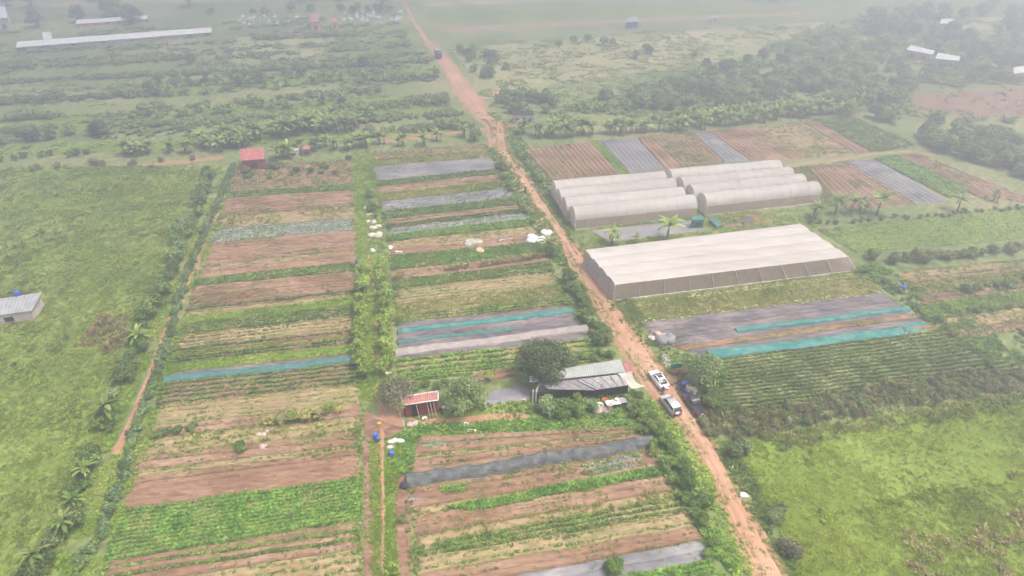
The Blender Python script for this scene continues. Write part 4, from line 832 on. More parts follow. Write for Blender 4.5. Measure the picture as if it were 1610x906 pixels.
# stakes with strings
def stakes(a, b, n, hgt, label, grp):
    A, B = P3(*a), P3(*b)
    for i in range(n):
        p = A.lerp(B, (i + random.uniform(-.1, .1)) / max(1, n - 1)); o = MB().cyl((0, 0, -.1), (random.uniform(-.1, .1), 0, hgt), .025, .02, 5).build('bamboo_stake', 'wood'); o.location = p
        tag(o, label, 'stake', grp)
stakes((660, 872), (1090, 815), 9, 1.2, 'thin bamboo stake in the far row over the staked beds', 'bamboo stakes in the far row')
stakes((660, 893), (1105, 832), 8, 1.2, 'thin bamboo stake in the near row over the staked beds', 'bamboo stakes in the near row')
# verges and yard weeds
def wf(poly, dens, proto, mat, s, name, label, **k): fill(poly, dens * 2.2, proto, mat, s, name, label, 'weeds', **k)
wf([(556, 238), (583, 236), (600, 330), (612, 430), (620, 620), (566, 640)], 4.0, 'grass', 'g_grass2', .38, 'strip_grass', 'bright grass on the strip between left and middle blocks')
wf([(582, 690), (598, 690), (600, 960), (582, 960)], 9, 'grass', 'g_grass2', .36, 'strip_grass', 'grass on the left of the lower footpath')
wf([(606, 690), (640, 690), (625, 760), (622, 850), (630, 960), (607, 960)], 9, 'grass', 'g_grass2', .4, 'strip_grass', 'grass on the right of the lower footpath')
wf([(612, 690), (655, 668), (960, 652), (1000, 660), (1015, 682), (800, 688), (655, 700), (640, 745), (618, 740)], 5.5, 'leafy', 'g_bright', .5, 'yard_weeds', 'bright green weeds on the bank below the farm buildings', mod=lambda x, y: .35 + .65 * (vn(x, y, 2.5, 51) > .4))
wf([(640, 640), (1010, 620), (1020, 680), (650, 700)], 2.5, 'leafy', 'g_mid', .45, 'yard_weeds', 'mid green weeds around the farm yard', mod=lambda x, y: (vn(x, y, 3, 52) > .5) * 1.)
wf([(558, 640), (574, 640), (576, 960), (562, 960)], 3, 'leafy', 'g_weed', .32, 'margin_weeds', 'weeds on the earthy margin of the left block')
wf([(636, 690), (652, 690), (660, 960), (640, 960)], 3, 'leafy', 'g_weed', .32, 'margin_weeds', 'weeds on the earthy margin of the lower middle block')
wf([(150, 262), (372, 262), (330, 400), (270, 600), (195, 810), (165, 906), (140, 960), (40, 960), (90, 906)], 7.0, 'grass', 'g_grass2', .4, 'bank_grass', 'rank grass along the left ditch and hedgerow', mod=lambda x, y: (vn(x, y, 3, 53) > .35) * 1., ext=[[(352, 300), (356, 300), (192, 715), (172, 715)]])
wf([(200, 680), (420, 650), (540, 640), (560, 690), (400, 700), (230, 730), (212, 720)], 2.5, 'leafy', 'g_weed', .45, 'weed_patch', 'mixed weeds on the scruffy patch of the left block')
wf([(1345, 430), (1400, 460), (1475, 515), (1600, 605), (1660, 600), (1560, 520), (1440, 450), (1370, 408)], 4.5, 'leafy', 'g_bright', .5, 'bank_weeds', 'bright weeds on the diagonal bank right of the mulch field', mod=lambda x, y: (vn(x, y, 3, 54) > .3) * 1.)
wf([(1395, 470), (1490, 440), (1700, 420), (1850, 560), (1640, 590), (1550, 560)], 1.4, 'leafy', 'g_mid', .5, 'plot_weeds', 'scattered weeds over the small right plots', mod=lambda x, y: (vn(x, y, 3, 55) > .45) * 1.)
wf([(1118, 700), (1160, 690), (1230, 790), (1262, 906), (1250, 906), (1180, 800)], 5.0, 'leafy', 'g_mid', .5, 'verge_weeds', 'weeds on the right verge beside the meadow', mod=lambda x, y: (vn(x, y, 2, 56) > .3) * 1.)
wf([(1090, 820), (1125, 830), (1180, 906), (1200, 960), (1120, 960), (1118, 870)], 6.0, 'leafy', 'g_bright', .5, 'verge_weeds', 'bright weeds on the left verge at the bottom', mod=lambda x, y: (vn(x, y, 2, 57) > .3) * 1.)
wf([(925, 352), (1100, 335), (1280, 330), (1290, 365), (1100, 368), (930, 395)], 2.2, 'grass', 'g_grass2', .45, 'gap_weeds', 'green weeds between the greenhouses', ext=[[(925, 362), (1095, 345), (1110, 362), (960, 382)]])
wf([(812, 205), (868, 285), (905, 390), (890, 370), (800, 225)], 3, 'leafy', 'g_mid', .5, 'verge_weeds', 'weeds on the far right verge beside the tunnels')
wf([(760, 228), (790, 240), (880, 372), (900, 440), (860, 400), (800, 300)], 3.5, 'leafy', 'g_mid', .5, 'verge_weeds', 'weeds on the left verge beside the middle block')
wf([(985, 600), (1058, 655), (1113, 740), (1142, 803), (1189, 906), (1150, 906), (1100, 800), (1060, 740), (1020, 680)], 3.5, 'leafy', 'g_grass2', .4, 'verge_weeds', 'weeds between the dense hedge and the road')
wf([(1000, 505), (1012, 508), (1040, 545), (1112, 566), (1100, 600), (1062, 600), (1030, 560)], 3, 'leafy', 'g_mid', .4, 'verge_weeds', 'weeds at the road corner of the mulch field', mod=lambda x, y: (vn(x, y, 2, 59) > .35) * 1.)
wf([(880, 440), (1000, 640), (975, 600), (930, 560), (860, 430)], 4, 'leafy', 'g_mid', .5, 'verge_weeds', 'weeds under the roadside hedge opposite the wide greenhouse')
wf([(940, 470), (990, 470), (1060, 560), (1020, 556)], 3, 'leafy', 'g_mid', .45, 'verge_weeds', 'weeds on the right verge below the wide greenhouse', mod=lambda x, y: (vn(x, y, 2, 58) > .4) * 1.)
# ---------------------------------------------------------------- far fields
FARB = [ # (poly, kind, label)
    ([(-200, 200), (640, 148), (740, 178), (-200, 232)], 'lawn', 'broad pale green field in the upper left'),
    ([(-200, 238), (180, 225), (340, 215), (760, 185), (770, 200), (600, 216), (180, 240), (-200, 262)], 'lawn', 'green fields above the left meadow'),
    ([(-200, 126), (220, 118), (230, 165), (-200, 190)], 'fallow', 'pale mixed field at the far left'),
    ([(240, 128), (690, 92), (712, 120), (240, 156)], 'green', 'dark green hazy field in the upper left'),
    ([(520, 40), (655, 36), (690, 92), (520, 104)], 'dark', 'dark green hazy field left of the far road'),
    ([(350, 60), (515, 45), (515, 88), (350, 104)], 'tan', 'pale brown hazy field below the village'),
    ([(-200, 82), (330, 56), (345, 104), (-200, 118)], 'fallow', 'hazy field below the long white shed'),
]
for i, (px, k, lb) in enumerate(FARB):
    if len(px) > 4: px4 = [px[0], px[4], px[5], px[-1]]
    else: px4 = px
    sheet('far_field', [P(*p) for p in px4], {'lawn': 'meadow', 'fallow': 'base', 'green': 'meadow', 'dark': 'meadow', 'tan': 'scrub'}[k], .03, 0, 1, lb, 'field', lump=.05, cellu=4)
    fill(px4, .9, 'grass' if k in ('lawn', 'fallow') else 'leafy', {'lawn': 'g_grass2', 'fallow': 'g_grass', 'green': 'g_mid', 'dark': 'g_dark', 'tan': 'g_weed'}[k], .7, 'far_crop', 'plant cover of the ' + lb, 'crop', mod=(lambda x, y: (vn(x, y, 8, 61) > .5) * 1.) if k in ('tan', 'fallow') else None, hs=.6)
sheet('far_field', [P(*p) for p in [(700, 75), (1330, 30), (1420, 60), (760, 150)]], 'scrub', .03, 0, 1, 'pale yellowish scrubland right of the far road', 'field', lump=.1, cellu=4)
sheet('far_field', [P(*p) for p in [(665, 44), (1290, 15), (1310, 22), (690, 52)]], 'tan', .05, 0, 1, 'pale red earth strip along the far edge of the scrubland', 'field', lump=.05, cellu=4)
fill([(700, 70), (1330, 30), (1420, 90), (1130, 160), (900, 190), (780, 185), (740, 130)], .8, 'grass', 'g_grass2', .8, 'scrub_grass', 'pale grass on the far scrubland', mod=lambda x, y: .2 + .8 * (vn(x, y, 9, 62) > .45), hs=.6)
fill([(720, 90), (1100, 60), (1140, 120), (940, 160), (800, 140)], .5, 'grass', 'g_straw', .9, 'dry_grass', 'dry yellowish grass on the far scrubland', mod=lambda x, y: 1. * (vn(x, y, 7, 63) > .5), hs=.5)
def hedge_line(pts, wd, hgt, mat, label, seed):
    W = np.array([P(*p)[:2] for p in pts]); d = np.r_[0, np.cumsum(np.linalg.norm(np.diff(W, axis=0), axis=1))]; r = np.random.default_rng(seed); bl = []; t = 0
    while t < d[-1]:
        x, y = np.interp(t, d, W[:, 0]), np.interp(t, d, W[:, 1]); k = 0 if on_road(x, y, 6) else vn(np.array([x]), np.array([y]), 6.0, seed)[0]
        if k > .3:
            for _ in range(2): q = hgt * r.uniform(.3, .62) * (.5 + k); bl.append((x + r.normal(0, wd * .35), y + r.normal(0, wd * .35), q * .8, q))
        t += hgt * .5
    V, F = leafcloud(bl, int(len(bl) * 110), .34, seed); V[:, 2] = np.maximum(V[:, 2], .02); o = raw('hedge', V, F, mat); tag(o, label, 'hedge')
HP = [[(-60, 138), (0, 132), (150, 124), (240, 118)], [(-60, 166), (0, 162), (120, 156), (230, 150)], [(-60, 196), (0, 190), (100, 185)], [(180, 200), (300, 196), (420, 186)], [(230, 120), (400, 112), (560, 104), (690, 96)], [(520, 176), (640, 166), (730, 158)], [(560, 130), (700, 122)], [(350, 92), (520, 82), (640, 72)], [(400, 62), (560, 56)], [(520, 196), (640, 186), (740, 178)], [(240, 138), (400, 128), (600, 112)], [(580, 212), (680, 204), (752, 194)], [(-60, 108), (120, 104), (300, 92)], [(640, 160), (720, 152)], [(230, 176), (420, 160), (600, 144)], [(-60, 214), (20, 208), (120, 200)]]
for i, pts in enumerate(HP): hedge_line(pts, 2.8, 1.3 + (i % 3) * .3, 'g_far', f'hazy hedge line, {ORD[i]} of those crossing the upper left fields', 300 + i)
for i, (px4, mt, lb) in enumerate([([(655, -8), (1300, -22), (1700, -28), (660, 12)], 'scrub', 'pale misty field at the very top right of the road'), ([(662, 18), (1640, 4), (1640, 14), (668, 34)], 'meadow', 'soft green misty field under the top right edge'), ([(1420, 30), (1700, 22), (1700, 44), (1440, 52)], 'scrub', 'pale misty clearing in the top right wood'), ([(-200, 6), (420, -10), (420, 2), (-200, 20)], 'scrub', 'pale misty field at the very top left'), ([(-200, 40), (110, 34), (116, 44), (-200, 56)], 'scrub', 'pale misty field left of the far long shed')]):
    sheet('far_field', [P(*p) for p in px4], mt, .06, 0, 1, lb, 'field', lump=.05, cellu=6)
# woods and trees further off
def band(x, y, a, b, sd): u = x * .978 + y * .208; v = -x * .208 + y * .978; return vn(u * b / a, v, b, sd)
ULP = [(-200, 246), (760, 196), (690, 92), (640, 20), (-200, 60)]
fill(ULP, 1.2, 'leafy', 'g_far', 1.0, 'far_scrub', 'soft low scrub in bands across the upper left fields', 'scrub', mod=lambda x, y: 1. * (band(x, y, 30, 6, 81) > .64), hs=.9)
fill(ULP, .9, 'tall', 'g_far', .9, 'far_scrub', 'taller green growth in bands across the upper left fields', 'scrub', mod=lambda x, y: 1. * (band(x, y, 22, 5, 82) > .7), hs=.8)
URP = [(800, 200), (1350, 178), (1700, 200), (1700, 20), (1330, 30), (1100, 110), (900, 165)]
fill(URP, 1.1, 'leafy', 'g_weed', 1.1, 'far_scrub', 'soft low scrub under the upper right woods', 'scrub', mod=lambda x, y: 1. * (band(x, y, 14, 8, 83) > .47), hs=1.0, ext=[[(1426, 143), (1750, 122), (1800, 197), (1560, 190), (1440, 178)]])
fill(URP, .8, 'tall', 'g_mid', 1.2, 'far_scrub', 'green undergrowth under the upper right woods', 'scrub', mod=lambda x, y: 1. * (band(x, y, 12, 7, 84) > .55), hs=1.0, ext=[[(1426, 143), (1750, 122), (1800, 197), (1560, 190), (1440, 178)]])
BROWNF = [P(*p) for p in [(1426, 143), (1750, 122), (1800, 197), (1560, 190), (1440, 178)]]
def grove(px, n, kinds, s0, s1, label, cat, group):
    W = [P(*p) for p in px]; xs = [p[0] for p in W]; ys = [p[1] for p in W]; c = 0; t = 0; pts = []
    while c < n and t < 6000:
        t += 1; x = random.uniform(min(xs), max(xs)); y = random.uniform(min(ys), max(ys))
        if not inpoly(np.array([x]), np.array([y]), W)[0]: continue
        if on_road(x, y, 7.0) or inpoly(np.array([x]), np.array([y]), BROWNF)[0]: continue
        if any((x - a) ** 2 + (y - b) ** 2 < (2.3 * s0) ** 2 for a, b in pts): continue
        pts.append((x, y)); c += 1
        where = ('left', 'middle', 'right')[min(2, int(3 * (x - min(xs)) / (max(xs) - min(xs))))]; depth = 'far' if y > sum(ys) / len(ys) else 'near'; s_ = random.uniform(s0, s1); big = 'smaller' if s_ < (s0 + s1) / 2 else 'larger'
        place(random.choice(kinds), (x, y, 0), rz(), s_, f'{label}, a {big} one, {depth} {where}', cat, group)
FA = ['far0', 'far1', 'far2']; BU = ['bush0', 'bush1', 'bush2']
grove([(950, 158), (1000, 142), (1140, 138), (1300, 140), (1420, 130), (1440, 160), (1300, 170), (1060, 180)], 80, BU, .7, 1.1, 'spreading tree in the belt behind the upper right plots', 'tree', 'low trees in the belt behind the upper right plots')
grove([(1060, 140), (1180, 90), (1280, 70), (1440, 60), (1640, 60), (1640, 130), (1430, 140), (1200, 145)], 95, BU, .5, .95, 'rounded tree in the hazy upper right wood', 'tree', 'trees in the hazy wood on the upper right')
grove([(1060, 140), (1180, 90), (1280, 70), (1440, 60), (1640, 60), (1640, 130), (1430, 140), (1200, 145)], 60, FA, .38, .6, 'taller tree in the hazy upper right wood', 'tree', 'taller trees in the hazy wood on the upper right')
grove([(1300, 40), (1440, 22), (1640, 20), (1640, 62), (1420, 66)], 40, FA, .5, .95, 'tall tree in the far top right wood', 'tree', 'tall trees in the far wood at the top right')
grove([(1440, 225), (1470, 200), (1560, 212), (1680, 260), (1680, 320), (1560, 262), (1480, 245)], 46, BU, .85, 1.15, 'dark tree in the clump right of the plots', 'tree', 'bushy trees in the clump right of the upper plots')
grove([(1370, 190), (1400, 160), (1425, 160), (1430, 190), (1400, 200)], 6, BU, .95, 1.2, 'dark tree at the right end of the banana row', 'tree', 'bushy trees at the right end of the banana row')
grove([(765, 180), (790, 150), (870, 150), (880, 175), (820, 182)], 20, BU, .6, .85, 'bushy tree behind the small grey block', 'tree', 'bushy trees behind the small grey block')
grove([(700, 82), (770, 66), (800, 112), (760, 130), (722, 112)], 20, BU, .5, .8, 'hazy tree beside the distant lorry', 'tree', 'hazy trees beside the road near the lorry')
grove([(230, 130), (690, 95), (690, 112), (240, 150)], 24, BU, .6, .9, 'hazy round tree in the upper left fields', 'tree', 'hazy round trees in the upper left fields')
grove([(-50, 60), (330, 30), (640, 14), (640, -40), (-200, -40)], 70, FA, .8, 1.2, 'tall tree in the misty top left wood', 'tree', 'tall trees in the misty wood along the top left')
grove([(660, 10), (1300, 2), (1640, 5), (1640, -60), (660, -60)], 60, FA, .7, 1.1, 'misty tree along the top right edge', 'tree', 'misty trees along the top right horizon')
grove([(840, 65), (930, 55), (1160, 100), (1160, 120), (900, 80)], 10, BU, .45, .8, 'lone bush dotted on the pale scrubland', 'bush', 'lone bushes on the pale scrubland')
grove([(320, 30), (640, 20), (640, 14), (320, 22)], 14, BU, .6, .9, 'small tree among the misty village graves', 'tree', 'small trees among the village graves')
place('far1', P3(302, 100), 0, .5, 'single dark hazy tree in the upper left fields', 'tree'); place('far1', P3(572, 108), 0, .6, 'single pointed hazy tree in the dark field left of the road', 'tree')
for sd_, nm in ((0, 'left'), (1, 'right')):
    Q = [P((e[1] if sd_ else e[0]), e[2])[:2] for e in road_edges]; Q = np.array(Q); d = np.r_[0, np.cumsum(np.linalg.norm(np.diff(Q, axis=0), axis=1))]; n = 5200
    t = rng.random(n) ** .8 * d[-1]; off = np.abs(rng.normal(.2, 1.5, n)) - .12 * (1 if sd_ else -1); x = np.interp(t, d, Q[:, 0]) + off; y = np.interp(t, d, Q[:, 1]); k = vn(x, y, 2.2, 70 + sd_) > .38
    k &= lod(x, y) < 1.75; x, y = x[k], y[k]; l = lod(x, y) ** .5; scatter('edge_grass', np.stack([x, y, np.full(len(x), .05)], 1), .36 * l * rng.uniform(.6, 1.2, len(x)), 'grass', 'g_weed', f'ragged grass creeping over the {nm} edge of the dirt road', 'grass')
# ---------------------------------------------------------------- buildings
def yawof(a, b): A, B = P3(*a), P3(*b); return math.atan2(B.y - A.y, B.x - A.x)
def corr(mb, quad, th=.08, n=14):
    """ridged metal sheet between 4 points (a,b along the eave; c,d opposite)"""
    a, b, c, d = [Vector(p) for p in quad]; V = []; F = []; N = n * 2
    for i in range(N + 1):
        t = i / N; z = .04 if i % 2 else 0
        p = a.lerp(b, t) + Vector((0, 0, z)); q = d.lerp(c, t) + Vector((0, 0, z)); V += [p, q, q - Vector((0, 0, th)), p - Vector((0, 0, th))]
    for i in range(N):
        k = 4 * i
        for j in range(4): F.append((k + j, k + (j + 1) % 4, k + 4 + (j + 1) % 4, k + 4 + j))
    F += [(0, 3, 2, 1), (4 * N, 4 * N + 1, 4 * N + 2, 4 * N + 3)]; mb.add(V, F); return mb
def red_hut():
    roofq = [P3(634, 637, 2.5), P3(689, 629, 2.5), P3(688, 615, 2.75), P3(631, 624, 2.75)]
    c = sum(roofq, Vector()) / 4; o0 = Vector((c.x, c.y, 0)); root = empty('hut', o0); q = [p - o0 for p in roofq]
    corr(MB(), q, .08, 16).build('roof', 'oldred', root)
    fr = MB()
    for i in range(4):
        a, b = q[i], q[(i + 1) % 4]; fr.cyl(a, b, .09, .09, 4)
    fr.build('roof_edge', 'post', root)
    ins = [Vector((p.x * .94, p.y * .88, 0)) for p in q]; ins[0].y += .35; ins[1].y += .35
    for i in range(4):
        a, b = ins[i], ins[(i + 1) % 4]; d = (b - a); n = Vector((d.y, -d.x, 0)).normalized() * .06
        w_ = MB(); w_.loft([[a + n, a - n, a - n + Vector((0, 0, 2.4)), a + n + Vector((0, 0, 2.4))], [b + n, b - n, b - n + Vector((0, 0, 2.4)), b + n + Vector((0, 0, 2.4))]]); w_.build('wall', 'redwall', root)
    a, b = ins[0], ins[1]; d = (b - a).normalized(); n = Vector((d.y, -d.x, 0))
    MB().box(tuple(a + d * 1.2 + n * .09 + Vector((0, 0, .95))), (.9, .06, 1.9), math.atan2(d.y, d.x)).build('door', 'darkin', root)
    MB().box(tuple(a + d * 3.0 + n * .09 + Vector((0, 0, 1.4))), (.8, .06, .7), math.atan2(d.y, d.x)).build('window', 'darkin', root)
    tag(root, 'small red walled hut with a faded red roof', 'hut')
    for k, t in enumerate((1.6, 2.9, 3.3, 3.7)):
        o = MB().cyl(Vector(a + d * t + n * 1.0) + o0, Vector(a + d * (t - .25) + n * .35) + o0 + Vector((0, 0, 2.35)), .07, .06, 6).build('leaning_plank', 'wood')
        tag(o, ['wooden pole leaning alone on the left of the red hut front', 'leftmost of three poles leaning together on the red hut', 'middle of three poles leaning together on the red hut', 'rightmost of three poles leaning together on the red hut'][k], 'pole')
red_hut()
def farmhouse():
    o0 = P3(915, 610); root = empty('farmhouse', o0); L = lambda px, py, h: P3(px, py, h) - o0
    corr(MB(), [L(872, 597, 2.8), L(983, 585, 2.9), L(976, 565, 3.5), L(884, 580, 3.4)], .1, 30).build('roof', 'greenroof', root)
    corr(MB(), [L(833, 601, 2.6), L(884, 596, 2.7), L(884, 586, 3.0), L(832, 592, 2.95)], .1, 14).build('roof', 'greenroof', root)
    corr(MB(), [L(985, 588, 2.5), L(998, 587, 2.5), L(991, 569, 2.8), L(979, 571, 2.8)], .08, 6).build('lean_to_roof', 'oldred', root)
    cq = [L(938, 613, 2.0), L(987, 606, 2.0), L(981, 588, 2.6), L(905, 597, 2.55)]; corr(MB(), cq, .05, 34).build('canopy', 'canopygrey', root)
    corr(MB(), [L(862, 612, 1.9), L(936, 614, 1.95), L(903, 597, 2.5), L(850, 602, 2.45)], .05, 34).build('canopy', 'greyroof', root)
    for t in (.1, .3, .5, .7, .9):
        a = cq[0].lerp(cq[1], t); b = cq[3].lerp(cq[2], t); MB().cyl(a + Vector((0, 0, .09)), b + Vector((0, 0, .09)), .05, .05, 5).build('batten', 'greyroof', root)
    for t in (.35, .6, .8):
        a = L(862, 612, 1.9).lerp(L(936, 614, 1.95), t); b = L(850, 602, 2.45).lerp(L(903, 597, 2.5), t); MB().cyl(a + Vector((0, 0, .09)), b + Vector((0, 0, .09)), .05, .05, 5).build('batten', 'wood', root)
    def wl(a, b, h, mat, nm='wall', z0=0):
        a, b = L(*a, 0), L(*b, 0); d = b - a; n = Vector((d.y, -d.x, 0)).normalized() * .07
        MB().loft([[a + n + Vector((0, 0, z0)), a - n + Vector((0, 0, z0)), a - n + Vector((0, 0, h)), a + n + Vector((0, 0, h))], [b + n + Vector((0, 0, z0)), b - n + Vector((0, 0, z0)), b - n + Vector((0, 0, h)), b + n + Vector((0, 0, h))]]).build(nm, mat, root)
    wl((842, 634), (986, 618), 1.8, 'darkin'); wl((846, 622), (974, 600), 2.45, 'wall'); wl((842, 634), (846, 622), 1.9, 'wall'); wl((986, 618), (974, 600), 1.9, 'wall')  # near-black front wall paints the shade inside the open kitchen
    wl((986, 606), (994, 604), 2.3, 'redwall')
    f = MB(); 
    for px in (838, 843): f.box(tuple(L(px, 623, 1.3)), (.12, .12, 2.0))
    f.build('window_frame', 'whitepaint', root)
    for px, py in ((938, 634), (964, 631), (990, 627)): MB().cyl(L(px, py, 0), L(px, py, 2.0), .05).build('post', 'wood', root)
    tag(root, 'long low farmhouse with a pale green metal roof beside the road', 'house')
    # white curved tarp
    A, B = P3(982, 586, 2.9), P3(1004, 610, 1.7); V = []; n = 12
    for i in range(n + 1):
        t = i / n; p = A.lerp(B, t) - Vector((0, 0, .5 * math.sin(math.pi * t))); wdt = .55 + .35 * abs(2 * t - 1)
        for k, u in enumerate((-1, -.4, .4, 1)): V.append(tuple(p + Vector((u * wdt, .25 * u * wdt, .12 * (u * u)))))
    F = [(4 * i + k, 4 * i + k + 1, 4 * i + 5 + k, 4 * i + 4 + k) for i in range(n) for k in range(3)]
    tag(raw('white_tarpaulin', V, F, 'sack', True), 'white curved tarpaulin sagging off the right end of the farmhouse roof', 'tarpaulin')
farmhouse()
def table(px, py, sx, sy, label, rzv=.2, mat='whitesheet', h=.8):
    root = empty('table', P3(px, py), rzv); MB().box((0, 0, h), (sx, sy, .06)).build('tabletop', mat, root)
    for a in (-1, 1):
        for b in (-1, 1): MB().box((a * (sx / 2 - .1), b * (sy / 2 - .08), h / 2 - .02), (.06, .06, h - .04)).build('leg', 'wood', root)
    tag(root, label, 'table')
table(963, 640, 1.9, .9, 'white table left in front of the open kitchen'); table(983, 636, 1.7, 1.0, 'pale table right in front of the open kitchen', mat='greyroof')
def lathe(name, prof, mat, px, py, label, cat, z=0, n=14, s=1.0, loc=None):
    rings = [[(r * s * math.cos(6.2832 * i / n), r * s * math.sin(6.2832 * i / n), h * s) for i in range(n)] for r, h in prof]
    o = MB().loft(rings).build(name, mat, smooth=True); o.location = loc or P3(px, py) + Vector((0, 0, z)); o.location.z = z; tag(o, label, cat); return o
BAR = [(.26, 0), (.29, .03), (.29, .3), (.305, .32), (.29, .34), (.29, .6), (.305, .62), (.29, .64), (.29, .86), (.25, .9)]
TUB = [(.25, 0), (.38, .3), (.40, .32), (.37, .33), (.24, .05)]
lathe('barrel', BAR, 'bluebarrel', 591, 690, 'blue barrel left of the junction of the footpaths', 'barrel')
lathe('barrel', BAR, 'bluebarrel', 594, 694, 'second blue barrel just below the other left of the footpath', 'barrel', s=.8)
lathe('barrel', BAR, 'bluebarrel', 616, 718, 'blue barrel right of the footpath below the white sacks', 'barrel')
lathe('barrel', BAR, 'bluebarrel', 1415, 456, 'left one of two blue barrels on the weedy bank at the right', 'barrel')
lathe('barrel', BAR, 'bluebarrel', 1420, 457, 'right one of two blue barrels on the weedy bank at the right', 'barrel')
lathe('barrel', BAR, 'bluebarrel', 561, 414, 'small blue barrel left of the upper footpath', 'barrel', s=.8)
lathe('tub', TUB, 'redplastic', 952, 633, 'red tub in front of the open kitchen', 'tub', s=1.3)
lathe('tub', TUB, 'whitesheet', 943, 640, 'round white tub beside the stone heap at the kitchen', 'tub', s=1.3)
lathe('bucket', TUB, 'whitesheet', 969, 637, 'white bucket standing on the white kitchen table', 'bucket', z=.84, s=.7)
lathe('clay_pot', TUB, 'orangewall', 888, 650, 'clay pot at the foot of the creeper bushes', 'pot', s=1.3)
lathe('bucket', TUB, 'whitesheet', 733, 669, 'white upturned basin on the weeds below the yard', 'basin', s=.8)
o = MB().box((0, 0, .6), (.45, .4, 1.2), .2).box((0, 0, 1.23), (.55, .5, .08), .2).build('stone_post', 'stone'); o.location = P3(958, 648); tag(o, 'squat brown stone post in front of the white table', 'post')
o = MB().box((0, 0, .2), (.5, .35, .4), .3).box((0, 0, .42), (.54, .39, .04), .3).build('crate', 'yellowbox'); o.location = P3(597, 669); tag(o, 'yellow plastic crate above the blue barrels', 'crate')
def heap(name, px, py, r, mat, label, cat='heap', n=5, seed=1):
    q = random.Random(seed); mb = MB()
    for i in range(n): mb.ball((q.uniform(-r, r) * .6, q.uniform(-r, r) * .35, r * .16), (r * q.uniform(.35, .6), r * q.uniform(.3, .5), r * q.uniform(.18, .34)), 12, 8, .1, seed + i)
    o = mb.build(name, mat, smooth=True); o.location = P3(px, py); tag(o, label, cat)
heap('tarpaulin_heap', 845, 378, 2.0, 'whitesheet', 'big white tarpaulin covered heap beside the road', 'tarpaulin heap', 6, 3)
heap('tarpaulin_heap', 856, 370, 1.7, 'whitesheet', 'white tarpaulin peak behind the big white heap', 'tarpaulin heap', 4, 33)
heap('tarpaulin_heap', 742, 384, 1.9, 'greytarp', 'greyish heap left of the flat white sheet', 'tarpaulin heap', 5, 4)
heap('manure_heap', 752, 395, 1.2, 'orangewall', 'small orange heap below the greyish tarpaulin heap', 'heap', 4, 5)
film([(775, 378), (812, 373), (817, 379), (780, 384)], 'whitesheet', 'flat white sheet left of the big white heap', z=.25, lump=.2)
for i, (px, py, r, d) in enumerate([(575, 328, .8, 'topmost pale sack heap in the column beside the middle block'), (581, 338, .6, 'second pale sack heap from the top of the column'), (583, 350, 1.1, 'third pale sack heap from the top of the column'), (588, 360, 1.4, 'fourth and widest pale sack heap of the column'), (592, 372, 1.6, 'fifth pale sack heap, low in the column'), (586, 395, .8, 'small white sheet heap below the sack column'), (612, 391, .9, 'white heap on the bare soil right of the column'), (628, 398, .8, 'bright white heap on the bare soil edge'),
        (622, 694, 1.0, 'white sack heap right of the lower footpath'), (616, 704, .7, 'pale sack heap just above the blue barrel'), (648, 668, .9, 'pinkish rubble heap under the red hut wall'), (742, 677, .6, 'pale sack on the weeds below the yard'), (413, 682, .8, 'round stone at the left end of the gourd trellis'), (412, 704, .7, 'stone heap below the round stone'), (438, 684, .4, 'small white stone right of the round stone'),
        (944, 647, 1.2, 'broken stone heap at the foot of the open kitchen'), (1037, 528, 1.0, 'pale rubble heap right of the road'), (1024, 533, .8, 'pale sacks heap on the right roadside'), (1150, 735, .45, 'white rubbish heap on the upper right verge'), (1170, 780, .75, 'bright white bag heap on the right verge'), (880, 358, 0.0, ''), (610, 588, .6, 'pale sack beside the white net tunnel end'), (606, 574, .9, 'bunched pale net at the left end of the white tunnel'), (870, 366, 0, '')]):
    if r: heap('sack_heap', px, py, r, 'stone' if 'stone' in d or 'rubble' in d else ('whitesheet' if 'white' in d and 'net' not in d else 'sack'), d, 'heap', 4, 20 + i)
heap('timber_heap', 1055, 600, 1.5, 'brown', 'brown brushwood heap right of the white car', 'brushwood', 7, 61); heap('timber_heap', 1065, 585, 1.2, 'brown', 'brown earth heap behind the brushwood', 'heap', 6, 62)
heap('film_heap', 1045, 535, 1.9, 'greyfilm', 'crumpled grey film heap at the corner of the mulch field', 'film heap', 7, 63)
o = MB().box((0, 0, 1.1), (1.6, .08, 1.1), .1, 1, .3).build('green_sheet', 'green_net'); o.location = P3(1062, 585); tag(o, 'green sheet propped upright beside the broad light green tree', 'sheet')
film([(820, 628), (826, 625), (828, 630), (822, 633)], 'pinkcloth', 'red and white cloth lying on the right of the dark yard sheet', name='cloth', z=.3, cat='cloth')
